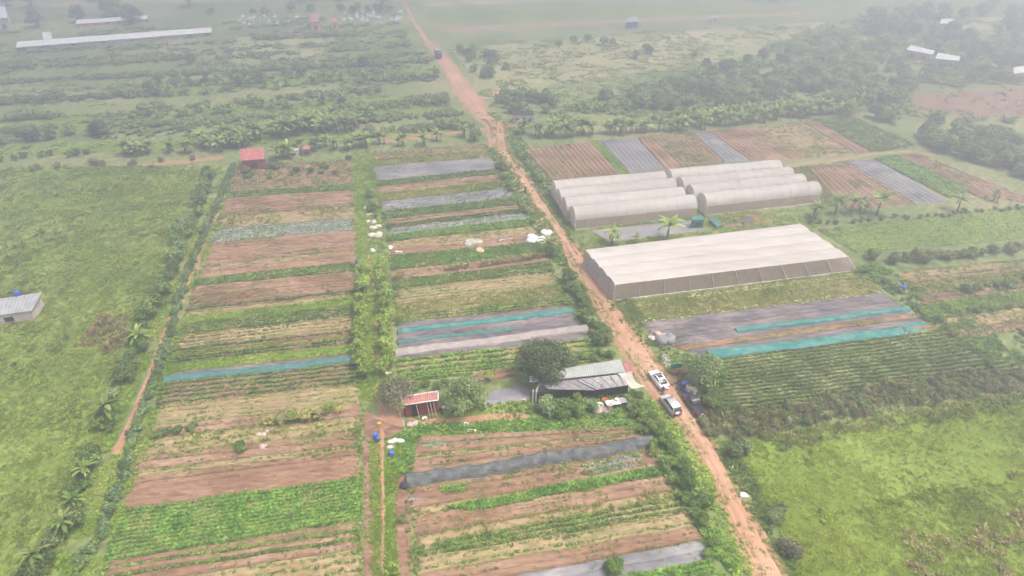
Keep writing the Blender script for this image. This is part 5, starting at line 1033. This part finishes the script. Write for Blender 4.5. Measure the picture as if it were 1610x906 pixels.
def shed(name, roofpx, h1, h2, roofmat, wallmat, label, cat='shed', n=10, inset=.9, gable=False):
    """roofpx: front-left, front-right, back-right, back-left pixels of the roof corners"""
    hs = (h1, h1, h2, h2); q = [P3(*p, h) for p, h in zip(roofpx, hs)]; c = sum(q, Vector()) / 4; o0 = Vector((c.x, c.y, 0)); root = empty(name, o0); q = [p - o0 for p in q]
    if gable:
        m1 = (q[0] + q[3]) / 2; m2 = (q[1] + q[2]) / 2; m1.z = m2.z = h2 + gable
        corr(MB(), [q[0], q[1], m2, m1], .08, n).build('roof', roofmat, root); corr(MB(), [q[3], q[2], m2, m1], .08, n).build('roof', roofmat, root)
    else: corr(MB(), q, .1, n).build('roof', roofmat, root)
    ins = [Vector((p.x * inset, p.y * inset, 0)) for p in q]
    for i in range(4):
        a, b = ins[i], ins[(i + 1) % 4]; ha, hb = hs[i] - .16, hs[(i + 1) % 4] - .16; d = b - a; nn = Vector((d.y, -d.x, 0)).normalized() * .07
        MB().loft([[a + nn, a - nn, a - nn + Vector((0, 0, ha)), a + nn + Vector((0, 0, ha))], [b + nn, b - nn, b - nn + Vector((0, 0, hb)), b + nn + Vector((0, 0, hb))]]).build('wall', wallmat, root)
    a, b = ins[0], ins[1]; d = b - a; Ln = d.length; d.normalize(); nn = Vector((d.y, -d.x, 0)) * .1; k = 0; m = min(6, max(1, int(Ln / 3)))
    for k in range(m): MB().box(tuple(a + d * (Ln * (k + .5) / m) + nn + Vector((0, 0, min(1.3, h1 * .5)))), (min(1.2, Ln / m * .4), .06, h1 * .38), math.atan2(d.y, d.x)).build('window', 'darkin', root)
    tag(root, label, cat); return root
shed('hut', [(-30, 500), (49, 489), (66, 460), (-30, 474)], 1.9, 2.6, 'greyroof', 'wall', 'grey roofed hut with a blue tank at the left edge of the meadow', 'hut', 14)
tk = P3(29, 466, 2.35); lathe('water_tank', [(.42, 0), (.48, .05), (.48, .75), (.42, .95), (.15, 1.05)], 'bluebarrel', 0, 0, 'round blue water tank on the grey hut roof', 'water tank', z=2.34, loc=Vector((tk.x, tk.y, 0)))
shed('shed', [(379, 253), (416, 250), (414, 232), (376, 235)], 2.6, 3.2, 'redroof', 'redwall', 'small shed with a bright red roof above the left block', 'shed', 16)
shed('shed', [(453, 238), (468, 236), (472, 229), (452, 230)], 1.7, 2.0, 'whiteroof', 'wall', 'little white roofed shed in the banana grove', 'shed', 6)
shed('shed', [(472, 236), (488, 234), (487, 228), (474, 229)], 1.5, 1.8, 'oldred', 'brown', 'little brown roofed shed beside the white roofed one', 'shed', 6)
shed('long_shed', [(24, 75), (333, 51), (333, 44), (34, 66)], 1.3, 1.3, 'whiteroof', 'wall', 'very long white roofed shed in the haze at the upper left', 'shed', 40, gable=1.0)
shed('long_shed', [(118, 38), (232, 30), (234, 25), (126, 32)], 1.3, 1.3, 'whiteroof', 'orangewall', 'long pinkish white shed behind the longest one', 'shed', 20, gable=.8)
shed('shed', [(68, 62), (82, 61), (80, 50), (66, 51)], 2.2, 2.4, 'whiteroof', 'whiteroof', 'small white building just above the longest shed', 'shed', 6)
shed('shed', [(-10, 30), (12, 28), (8, 10), (-10, 12)], 4.5, 4.8, 'whiteroof', 'whiteroof', 'white building at the very top left corner', 'building', 6)
shed('house', [(487, 35), (502, 34), (500, 20), (488, 21)], 3.6, 4.4, 'oldred', 'orangewall', 'orange house with a red roof among the misty graves', 'house', 6, gable=.9)
shed('house', [(520, 36), (530, 35), (529, 26), (520, 27)], 3.0, 3.4, 'oldred', 'orangewall', 'smaller pinkish house right of the orange one', 'house', 6)
shed('shed', [(1470, 92), (1508, 96), (1510, 89), (1475, 83)], 2.8, 3.2, 'whiteroof', 'wall', 'white roofed shed, nearer of the two in the upper right wood', 'shed', 12)
shed('shed', [(1425, 78), (1466, 86), (1470, 80), (1432, 71)], 2.8, 3.2, 'whiteroof', 'wall', 'white roofed shed, farther of the two in the upper right wood', 'shed', 12)
shed('shed', [(1478, 37), (1500, 38), (1500, 30), (1480, 30)], 3.0, 3.4, 'whiteroof', 'wall', 'small white shed between tall trees at the top right', 'shed', 6)
shed('shed', [(1594, 116), (1660, 108), (1660, 98), (1594, 106)], 3, 3.3, 'whiteroof', 'concrete', 'grey white building at the right edge of the wood', 'building', 12)
shed('shed', [(985, 35), (1004, 34), (1003, 26), (988, 27)], 2.4, 2.8, 'greyroof', 'bluepaint', 'small bluish shed on the far red earth strip', 'shed', 6)
shed('shed', [(1118, 29), (1132, 28), (1131, 24), (1120, 24)], 2, 2.4, 'greyroof', 'wall', 'tiny grey shed on the far scrubland near the top', 'shed', 4)
shed('hut', [(1088, 347), (1108, 345), (1103, 338), (1088, 340)], 1.8, 2.0, 'tealdull', 'tealdull', 'small teal roofed kiosk between the greenhouses', 'hut', 5)
def low_roof():
    o = corr(MB(), [P3(1128, 358, .6), P3(1136, 352, .6), P3(1124, 341, 1.0), P3(1114, 343, 1.0)], .06, 6).build('roof_sheet', 'tealdull'); tag(o, 'teal roofing sheet lying slanted on the grass right of the kiosk', 'roofing sheet')
low_roof()
def board():
    root = empty('signboard', P3(1173, 358)); MB().box((0, 0, 1.75), (1.3, .08, 1.6), .2).build('panel', 'greyroof', root)
    for s_ in (-.5, .5): MB().box((s_, s_ * .2 + .05, .7), (.08, .06, 1.4)).build('leg', 'wood', root)
    tag(root, 'pale blank board on two legs in the small red plot', 'board')
board()
def roofless():
    root = empty('roofless_block', P3(823, 196), .05); w_ = 5.2; d_ = 3.4; h = 2.4
    for (x, y, sx, sy) in ((0, 0, w_, .2), (0, d_, w_, .2), (-w_ / 2 + .1, d_ / 2, .2, d_ - .2), (w_ / 2 - .1, d_ / 2, .2, d_ - .2)): MB().box((x, y, h / 2), (sx, sy, h)).build('wall', 'concrete', root)
    MB().box((0, d_ / 2, h + .06), (w_ + .1, d_ + .1, .1)).build('inside_shade', 'darkin', root)  # no roof here: dark sheet paints the shaded inside of the block
    MB().box((.6, d_ - .3, 3.6), (.35, .35, 2.2)).build('chimney', 'concrete', root)
    for x in (-1.6, 0, 1.6): MB().box((x, -.12, 1.3), (.7, .06, .9)).build('window', 'darkin', root)
    tag(root, 'small grey roofless block, its shaded inside a dark sheet, with a tall pillar', 'building')
roofless()
# small graves in the misty village
def grave():
    root = empty('grave', (0, 0, -50)); MB().box((0, 0, .3), (1.4, 2.2, .6)).box((0, 0, .63), (1.2, 2.0, .08)).build('plinth', 'whiteroof', root); MB().box((0, .9, 1.1), (1.0, .25, 1.0)).build('headstone', 'whiteroof', root); reg('grave', root)
grave()
for i in range(38):
    px, py = (random.uniform(372, 480), random.uniform(27, 40)) if i < 16 else (random.uniform(540, 632), random.uniform(20, 34))
    place('grave', P3(px, py), random.uniform(-.3, .3), random.uniform(.6, 1.05), 'whitish tomb in the misty graveyard at the far end left of the road', 'tomb', 'whitish tombs in the misty graveyard')
# ---------------------------------------------------------------- vehicles
VS = .8
def rrect(w_, z0, z1, x, r=.12):
    """ring in the y-z plane at station x"""
    pts = []
    for cy, cz, a0 in ((w_ - r, z1 - r, 0), (-w_ + r, z1 - r, 90), (-w_ + r, z0 + r, 180), (w_ - r, z0 + r, 270)):
        for k in range(4):
            a = math.radians(a0 + 30 * k); pts.append((x, cy + r * math.cos(a), cz + r * math.sin(a)))
    return pts
def wheel(root, x, y, r=.33, w_=.22):
    t = MB().torus((x, y, r), r - .1, .1).build('wheel', 'tyre', root, True); d = MB().cyl((x, y - .09, r), (x, y + .09, r), r - .13, r - .13, 12).build('rim', 'rim', t)
def car(name, loc, ang, paint, kind, label):
    root = empty(name, loc, ang); hw = .9
    if kind == 'sedan':
        body = [(-2.25, .80, .45, .78), (-2.1, .86, .3, .98), (-1.5, .9, .26, 1.04), (-.8, .9, .26, 1.0), (.8, .9, .26, .98), (1.5, .88, .26, .88), (2.1, .82, .28, .76), (2.3, .7, .4, .62)]
        cab = [(-1.75, .70, .95, 1.03), (-.85, .66, .95, 1.43), (.15, .66, .95, 1.45), (1.15, .74, .93, 1.0)]
        roof = [(-.95, .62, 1.36, 1.45), (-.3, .63, 1.38, 1.49), (.2, .61, 1.38, 1.47)]
    elif kind == 'van':
        body = [(-2.2, .82, .4, .95), (-2.1, .87, .28, 1.08), (-1.2, .9, .26, 1.08), (.9, .9, .26, 1.05), (1.6, .88, .26, 1.0), (2.1, .82, .28, .85), (2.25, .7, .4, .7)]
        cab = [(-2.12, .74, 1.0, 1.15), (-1.75, .72, 1.0, 1.72), (.3, .72, 1.0, 1.75), (1.25, .78, .98, 1.08)]
        roof = [(-1.85, .70, 1.62, 1.74), (-.8, .71, 1.66, 1.80), (.35, .67, 1.66, 1.77)]
    else:
        body = [(-2.55, .84, .5, .95), (-2.45, .9, .45, 1.0), (-.55, .9, .4, 1.0), (.5, .92, .4, 1.05), (1.6, .92, .4, 1.05), (2.4, .88, .42, .95), (2.55, .75, .5, .8)]
        cab = [(-.75, .74, 1.0, 1.2), (-.5, .72, 1.0, 1.72), (.5, .72, 1.0, 1.74), (1.25, .78, 1.0, 1.1)]
        roof = [(-.6, .70, 1.64, 1.74), (0, .71, 1.68, 1.79), (.55, .68, 1.66, 1.76)]
    MB().loft([rrect(w_, z0, z1, x) for x, w_, z0, z1 in body]).build('body', paint, root, True)
    MB().loft([rrect(w_, z0, z1, x, .035 if z1 - z0 < .15 else .1) for x, w_, z0, z1 in cab]).build('windows', 'glass', root, True)
    MB().loft([rrect(w_, z0, z1, x, .04) for x, w_, z0, z1 in roof]).build('roof', paint, root, True)
    pl = MB()
    for sy in (-1, 1):
        for i in range(len(cab) - 1):
            if i == 1: continue
            x0, w0, _, z0 = cab[i]; x1, w1, _, z1 = cab[i + 1]; pl.cyl((x0, sy * w0 * .98, z0), (x1, sy * w1 * .95, z1 - .03), .05, .05, 5)
        pl.cyl(((cab[1][0] + cab[2][0]) / 2, sy * .86, 1.0), ((cab[1][0] + cab[2][0]) / 2, sy * .7, cab[1][3] - .05), .045, .045, 5)
    pl.build('pillars', paint, root)
    b0, b1 = body[0][0], body[-1][0]; wx = 1.38 if kind != 'pickup' else 1.55
    for x in (-wx, wx):
        for y in (-.80, .80): wheel(root, x, y, .33 if kind != 'pickup' else .38)
    zt = .82 if kind == 'sedan' else .98
    for sy in (-1, 1):
        MB().box((b0 + .06, sy * .62, zt), (.2, .3, .16 if kind == 'sedan' else .34)).build('tail_light', 'redlamp', root)
        MB().box((b1 - .12, sy * .6, .68), (.2, .3, .14)).build('headlight', 'clearlamp', root)
        MB().box((.85, sy * 1.0, 1.08), (.12, .18, .14)).build('side_mirror', paint, root)
    MB().box((b0 - .01, 0, .5), (.16, 1.5, .22)).build('rear_bumper', paint if kind == 'sedan' else 'black', root)
    MB().box((b0 - .06 if kind != 'sedan' else b0 - .04, 0, .72), (.06, .46, .14)).build('licence_plate', 'whitepaint', root)
    if kind == 'sedan': MB().box((-.25, 0, 1.495), (.7, .8, .012)).build('sunroof', 'glass', root)
    if kind == 'pickup':
        MB().box((-1.6, 0, 1.012), (1.7, 1.5, .02)).build('cargo_bed', 'black', root)
        for sy in (-1, 1): MB().box((-1.6, sy * .86, 1.07), (1.85, .08, .14)).build('side_rail', paint, root)
        MB().box((-2.5, 0, 1.07), (.08, 1.7, .14)).build('tailgate', paint, root)
    root.scale = (VS,) * 3; tag(root, label, 'car' if kind != 'pickup' else 'pickup truck')
def heading(a, b): A, B = P3(*a), P3(*b); return math.atan2(B.y - A.y, B.x - A.x)
hd = heading((1050, 622), (1018, 580))
pc = P3(1035, 602); car('sedan', (pc.x, pc.y, .12), hd, 'whitepaint', 'sedan', 'white saloon car parked on the road, farthest of the parked vehicles')
pc = P3(1053, 642); car('station_wagon', (pc.x, pc.y, .12), hd, 'silver', 'van', 'silver grey estate car parked on the road behind the white one')
pc = P3(1090, 640); car('pickup_truck', (pc.x, pc.y, .08), hd - .05, 'darkpaint', 'pickup', 'dark pickup truck parked on the right verge under the bushes')
def farm_truck():
    pc = P3(1082, 622); root = empty('farm_truck', (pc.x, pc.y, .08), hd)
    MB().box((-.4, 0, .85), (2.4, 1.5, .1)).build('cargo_bed', 'bluepaint', root)
    for sy in (-1, 1): MB().box((-.4, sy * .75, 1.1), (2.4, .06, .45)).build('side_board', 'bluepaint', root)
    MB().box((-1.6, 0, 1.1), (.06, 1.5, .45)).build('tailgate', 'bluepaint', root)
    MB().loft([rrect(.72, .5, 1.75, .9), rrect(.74, .5, 1.9, 1.2), rrect(.74, .5, 1.85, 1.6), rrect(.7, .5, 1.1, 2.1)]).build('cab', 'bluepaint', root, True)
    MB().box((1.85, 0, 1.45), (.08, 1.25, .5), 0, 1, 0, -.7).build('windscreen', 'glass', root)
    for x in (-1.0, 1.5):
        for y in (-.68, .68): wheel(root, x, y, .36)
    root.scale = (VS,) * 3; tag(root, 'small blue farm truck parked ahead of the dark pickup', 'truck')
    for k, (x, y) in enumerate(((-.1, .25), (-.9, -.2))):
        r2 = empty('slatted_crate', (pc.x + VS * (math.cos(hd) * x - math.sin(hd) * y), pc.y + VS * (math.sin(hd) * x + math.cos(hd) * y), .08 + .9 * VS), hd); r2.scale = (VS,) * 3; mb = MB()
        for a in (-.35, .35):
            for b in (-.25, .25): mb.box((a, b, .6), (.07, .07, 1.2))
        for z in (.4, .8, 1.2): mb.box((0, -.25, z), (.74, .06, .06)).box((0, .25, z), (.74, .06, .06)).box((-.35, 0, z), (.06, .5, .06)).box((.35, 0, z), (.06, .5, .06))
        o = mb.build('slatted_sides', 'straw', r2); tag(r2, ['tan slatted wooden crate at the front of the blue truck load', 'tan slatted wooden crate at the back of the blue truck load'][k], 'crate')
farm_truck()
def lorry():
    pc = P3(690, 92); root = empty('lorry', (pc.x, pc.y, .12), heading((683, 80), (711, 120)))
    MB().loft([rrect(1.1, .6, 2.5, .0), rrect(1.15, .6, 2.7, .4), rrect(1.15, .6, 2.6, 1.3), rrect(1.1, .6, 1.6, 1.8)]).build('cab', 'darkpaint', root, True)
    MB().box((1.62, 0, 2.05), (.08, 1.9, .8), 0, 1, 0, -.4).build('windscreen', 'glass', root)
    MB().box((-2.2, 0, 1.9), (4.0, 2.3, 2.0)).build('cargo_box', 'brown', root); MB().box((-2.2, 0, 2.96), (4.3, 2.5, .1)).build('box_roof', 'greyroof', root)
    for x in (-3.2, .8):
        for y in (-1, 1): wheel(root, x, y, .48)
    root.scale = (VS,) * 3; tag(root, 'distant dark lorry with a grey topped box on the road', 'lorry')
lorry()
def motorbike(px, py, ang, label, z=.0, paint='darkpaint'):
    root = empty('motorbike', P3(px, py) + Vector((0, 0, z)), ang)
    for x in (-.62, .62):
        t = MB().torus((x, 0, .3), .25, .05).build('wheel', 'tyre', root, True); MB().cyl((x, -.03, .3), (x, .03, .3), .2, .2, 10).build('rim', 'rim', t)
    MB().loft([rrect(.1, .45, .7, -.7, .05), rrect(.14, .35, .8, -.2, .06), rrect(.08, .35, .55, .1, .04), rrect(.16, .35, .95, .42, .06), rrect(.08, .7, 1.0, .55, .04)]).build('body', paint, root, True)
    MB().loft([rrect(.12, .78, .86, -.75, .03), rrect(.15, .78, .88, -.4, .03), rrect(.1, .78, .85, .05, .03)]).build('seat', 'black', root, True)
    MB().cyl((.45, -.33, 1.05), (.45, .33, 1.05), .02).cyl((.45, 0, .95), (.62, 0, .3), .03).build('handlebar', 'black', root)
    root.scale = (VS,) * 3; tag(root, label, 'motorbike'); return root
motorbike(694, 648, 1.9, 'motorbike parked at the right end of the red hut'); motorbike(720, 650, .3, 'motorbike parked under the tree right of the red hut', paint='bluepaint')
heap('sack_heap', 701, 642, .55, 'whitesheet', 'white sack beside the motorbike at the red hut', 'sack', 3, 71); lathe('bucket', TUB, 'whitesheet', 668, 660, 'white bucket in front of the leaning poles', 'bucket', s=.9)
# ---------------------------------------------------------------- people
def person(loc, ang, label, pose='stand', top='cloth', hat='straw'):
    root = bpy.data.objects.new('person', bpy.data.meshes.new('person'))
    if pose == 'stand':
        J = dict(pel=(0, 0, .93), ch=(0, 0, 1.28), nk=(0, .0, 1.46), hd=(.02, 0, 1.60), tp=(.02, 0, 1.70), ls=(0, .19, 1.38), le=(.02, .25, 1.1), lw=(.14, .22, .87), rs=(0, -.19, 1.38), re=(.0, -.26, 1.1), rw=(.1, -.24, .86), lh=(0, .1, .88), lk=(.04, .11, .48), la=(0, .12, .08), lt=(.17, .13, .04), rh=(0, -.1, .88), rk=(-.01, -.11, .48), ra=(-.05, -.12, .08), rt=(.12, -.13, .04))
    else:
        J = dict(pel=(0, 0, .93), ch=(.08, 0, 1.26), nk=(.12, .0, 1.44), hd=(.15, 0, 1.57), tp=(.15, 0, 1.67), ls=(.1, .19, 1.36), le=(.3, .27, 1.16), lw=(.52, .27, 1.1), rs=(.1, -.19, 1.36), re=(.3, -.27, 1.16), rw=(.52, -.27, 1.1), lh=(0, .1, .9), lk=(.38, .17, .75), la=(.3, .16, .35), lt=(.47, .17, .31), rh=(0, -.1, .9), rk=(.38, -.17, .75), ra=(.3, -.16, .35), rt=(.47, -.17, .31))
    R = dict(pel=.14, ch=.155, nk=.055, hd=.095, tp=.07, ls=.06, le=.045, lw=.032, rs=.06, re=.045, rw=.032, lh=.095, lk=.065, la=.045, lt=.035, rh=.095, rk=.065, ra=.045, rt=.035)
    E = [('pel', 'ch'), ('ch', 'nk'), ('nk', 'hd'), ('hd', 'tp'), ('ch', 'ls'), ('ls', 'le'), ('le', 'lw'), ('ch', 'rs'), ('rs', 're'), ('re', 'rw'), ('pel', 'lh'), ('lh', 'lk'), ('lk', 'la'), ('la', 'lt'), ('pel', 'rh'), ('rh', 'rk'), ('rk', 'ra'), ('ra', 'rt')]
    for s_ in ('l', 'r'):
        wv = Vector(J[s_ + 'w']); d = (wv - Vector(J[s_ + 'e'])).normalized(); side = Vector((1, 0, 0)) if pose == 'stand' else Vector((0, 1, 0))
        J[s_ + 'p'] = tuple(wv + d * .06); R[s_ + 'p'] = .032; E.append((s_ + 'w', s_ + 'p'))
        for k in range(4):
            J[f'{s_}f{k}'] = tuple(wv + d * (.13 + .01 * (1 - abs(k - 1.5))) + side * (k - 1.5) * .022); R[f'{s_}f{k}'] = .009; E.append((s_ + 'p', f'{s_}f{k}'))
        J[s_ + 'th'] = tuple(wv + d * .07 + side * .05); R[s_ + 'th'] = .01; E.append((s_ + 'w', s_ + 'th'))
    ks = list(J); me = root.data; me.from_pydata([J[k] for k in ks], [(ks.index(a), ks.index(b)) for a, b in E], []); col.objects.link(root)
    me.materials.append(mats['skin']); root.modifiers.new('skin', 'SKIN'); sv = me.skin_vertices[0].data
    for i, k in enumerate(ks): sv[i].radius = (R[k], R[k]); sv[i].use_root = (k == 'pel')
    root.modifiers.new('sub', 'SUBSURF').levels = 1; root.modifiers['sub'].render_levels = 1
    root.location = loc; root.rotation_euler = (0, 0, ang); root.scale = (VS + .06,) * 3
    def cone(pts, nm, mat):
        mb = MB()
        for a, b, ra, rb in pts: mb.cyl(a, b, ra, rb, 10); mb.ball(b, (rb, rb, rb), 8, 5)
        mb.build(nm, mat, root, True)
    g = lambda k: Vector(J[k])
    cone([(g('pel') - Vector((0, 0, .08)), g('ch'), .165, .19), (g('ch'), g('nk') - Vector((0, 0, .05)), .19, .11), (g('ls'), g('le'), .085, .065), (g('rs'), g('re'), .085, .065)], 'shirt', top)
    cone([(g('pel'), g('lk'), .125, .09), (g('lk'), g('la'), .09, .07), (g('pel'), g('rk'), .125, .09), (g('rk'), g('ra'), .09, .07)], 'trousers', 'darkpaint')
    f = MB(); h = g('hd')
    f.ball(h + Vector((.095, .035, .01)), (.012, .016, .01), 6, 4).ball(h + Vector((.095, -.035, .01)), (.012, .016, .01), 6, 4).build('eyes', 'black', root)
    MB().ball(h + Vector((.105, 0, -.02)), (.018, .014, .025), 6, 4).build('nose', 'skin', root); MB().box(tuple(h + Vector((.095, 0, -.055))), (.012, .045, .01)).build('mouth', 'maroon', root)
    if hat == 'hair': MB().ball(h + Vector((-.015, 0, .04)), (.105, .1, .1), 10, 6).build('hair', 'black', root, True)
    else: MB().loft([[(h.x + r * math.cos(6.283 * i / 14), h.y + r * math.sin(6.283 * i / 14), h.z + z) for i in range(14)] for r, z in ((.22, .045), (.2, .06), (.02, .17))]).build('hat', hat, root, True)
    tag(root, label, 'person')
pc = P3(1041, 621); person((pc.x, pc.y, .12), hd - .3, 'person in a maroon top standing between the white and silver cars', top='maroon', hat='hair')
mb_ = P3(826, 303); ha = heading((822, 296), (840, 325)); motorbike(826, 303, ha, 'motorbike being ridden down the road beside the middle block', z=.12)
person((mb_.x - .2 * math.cos(ha), mb_.y - .2 * math.sin(ha), -.04), ha, 'person in dark clothes riding the motorbike on the road', 'ride', 'cloth', 'hair')
# unused prototypes are removed
for k, (o, used) in PROTO.items():
    if not used:
        for ch in list(o.children): bpy.data.objects.remove(ch)
        bpy.data.objects.remove(o)
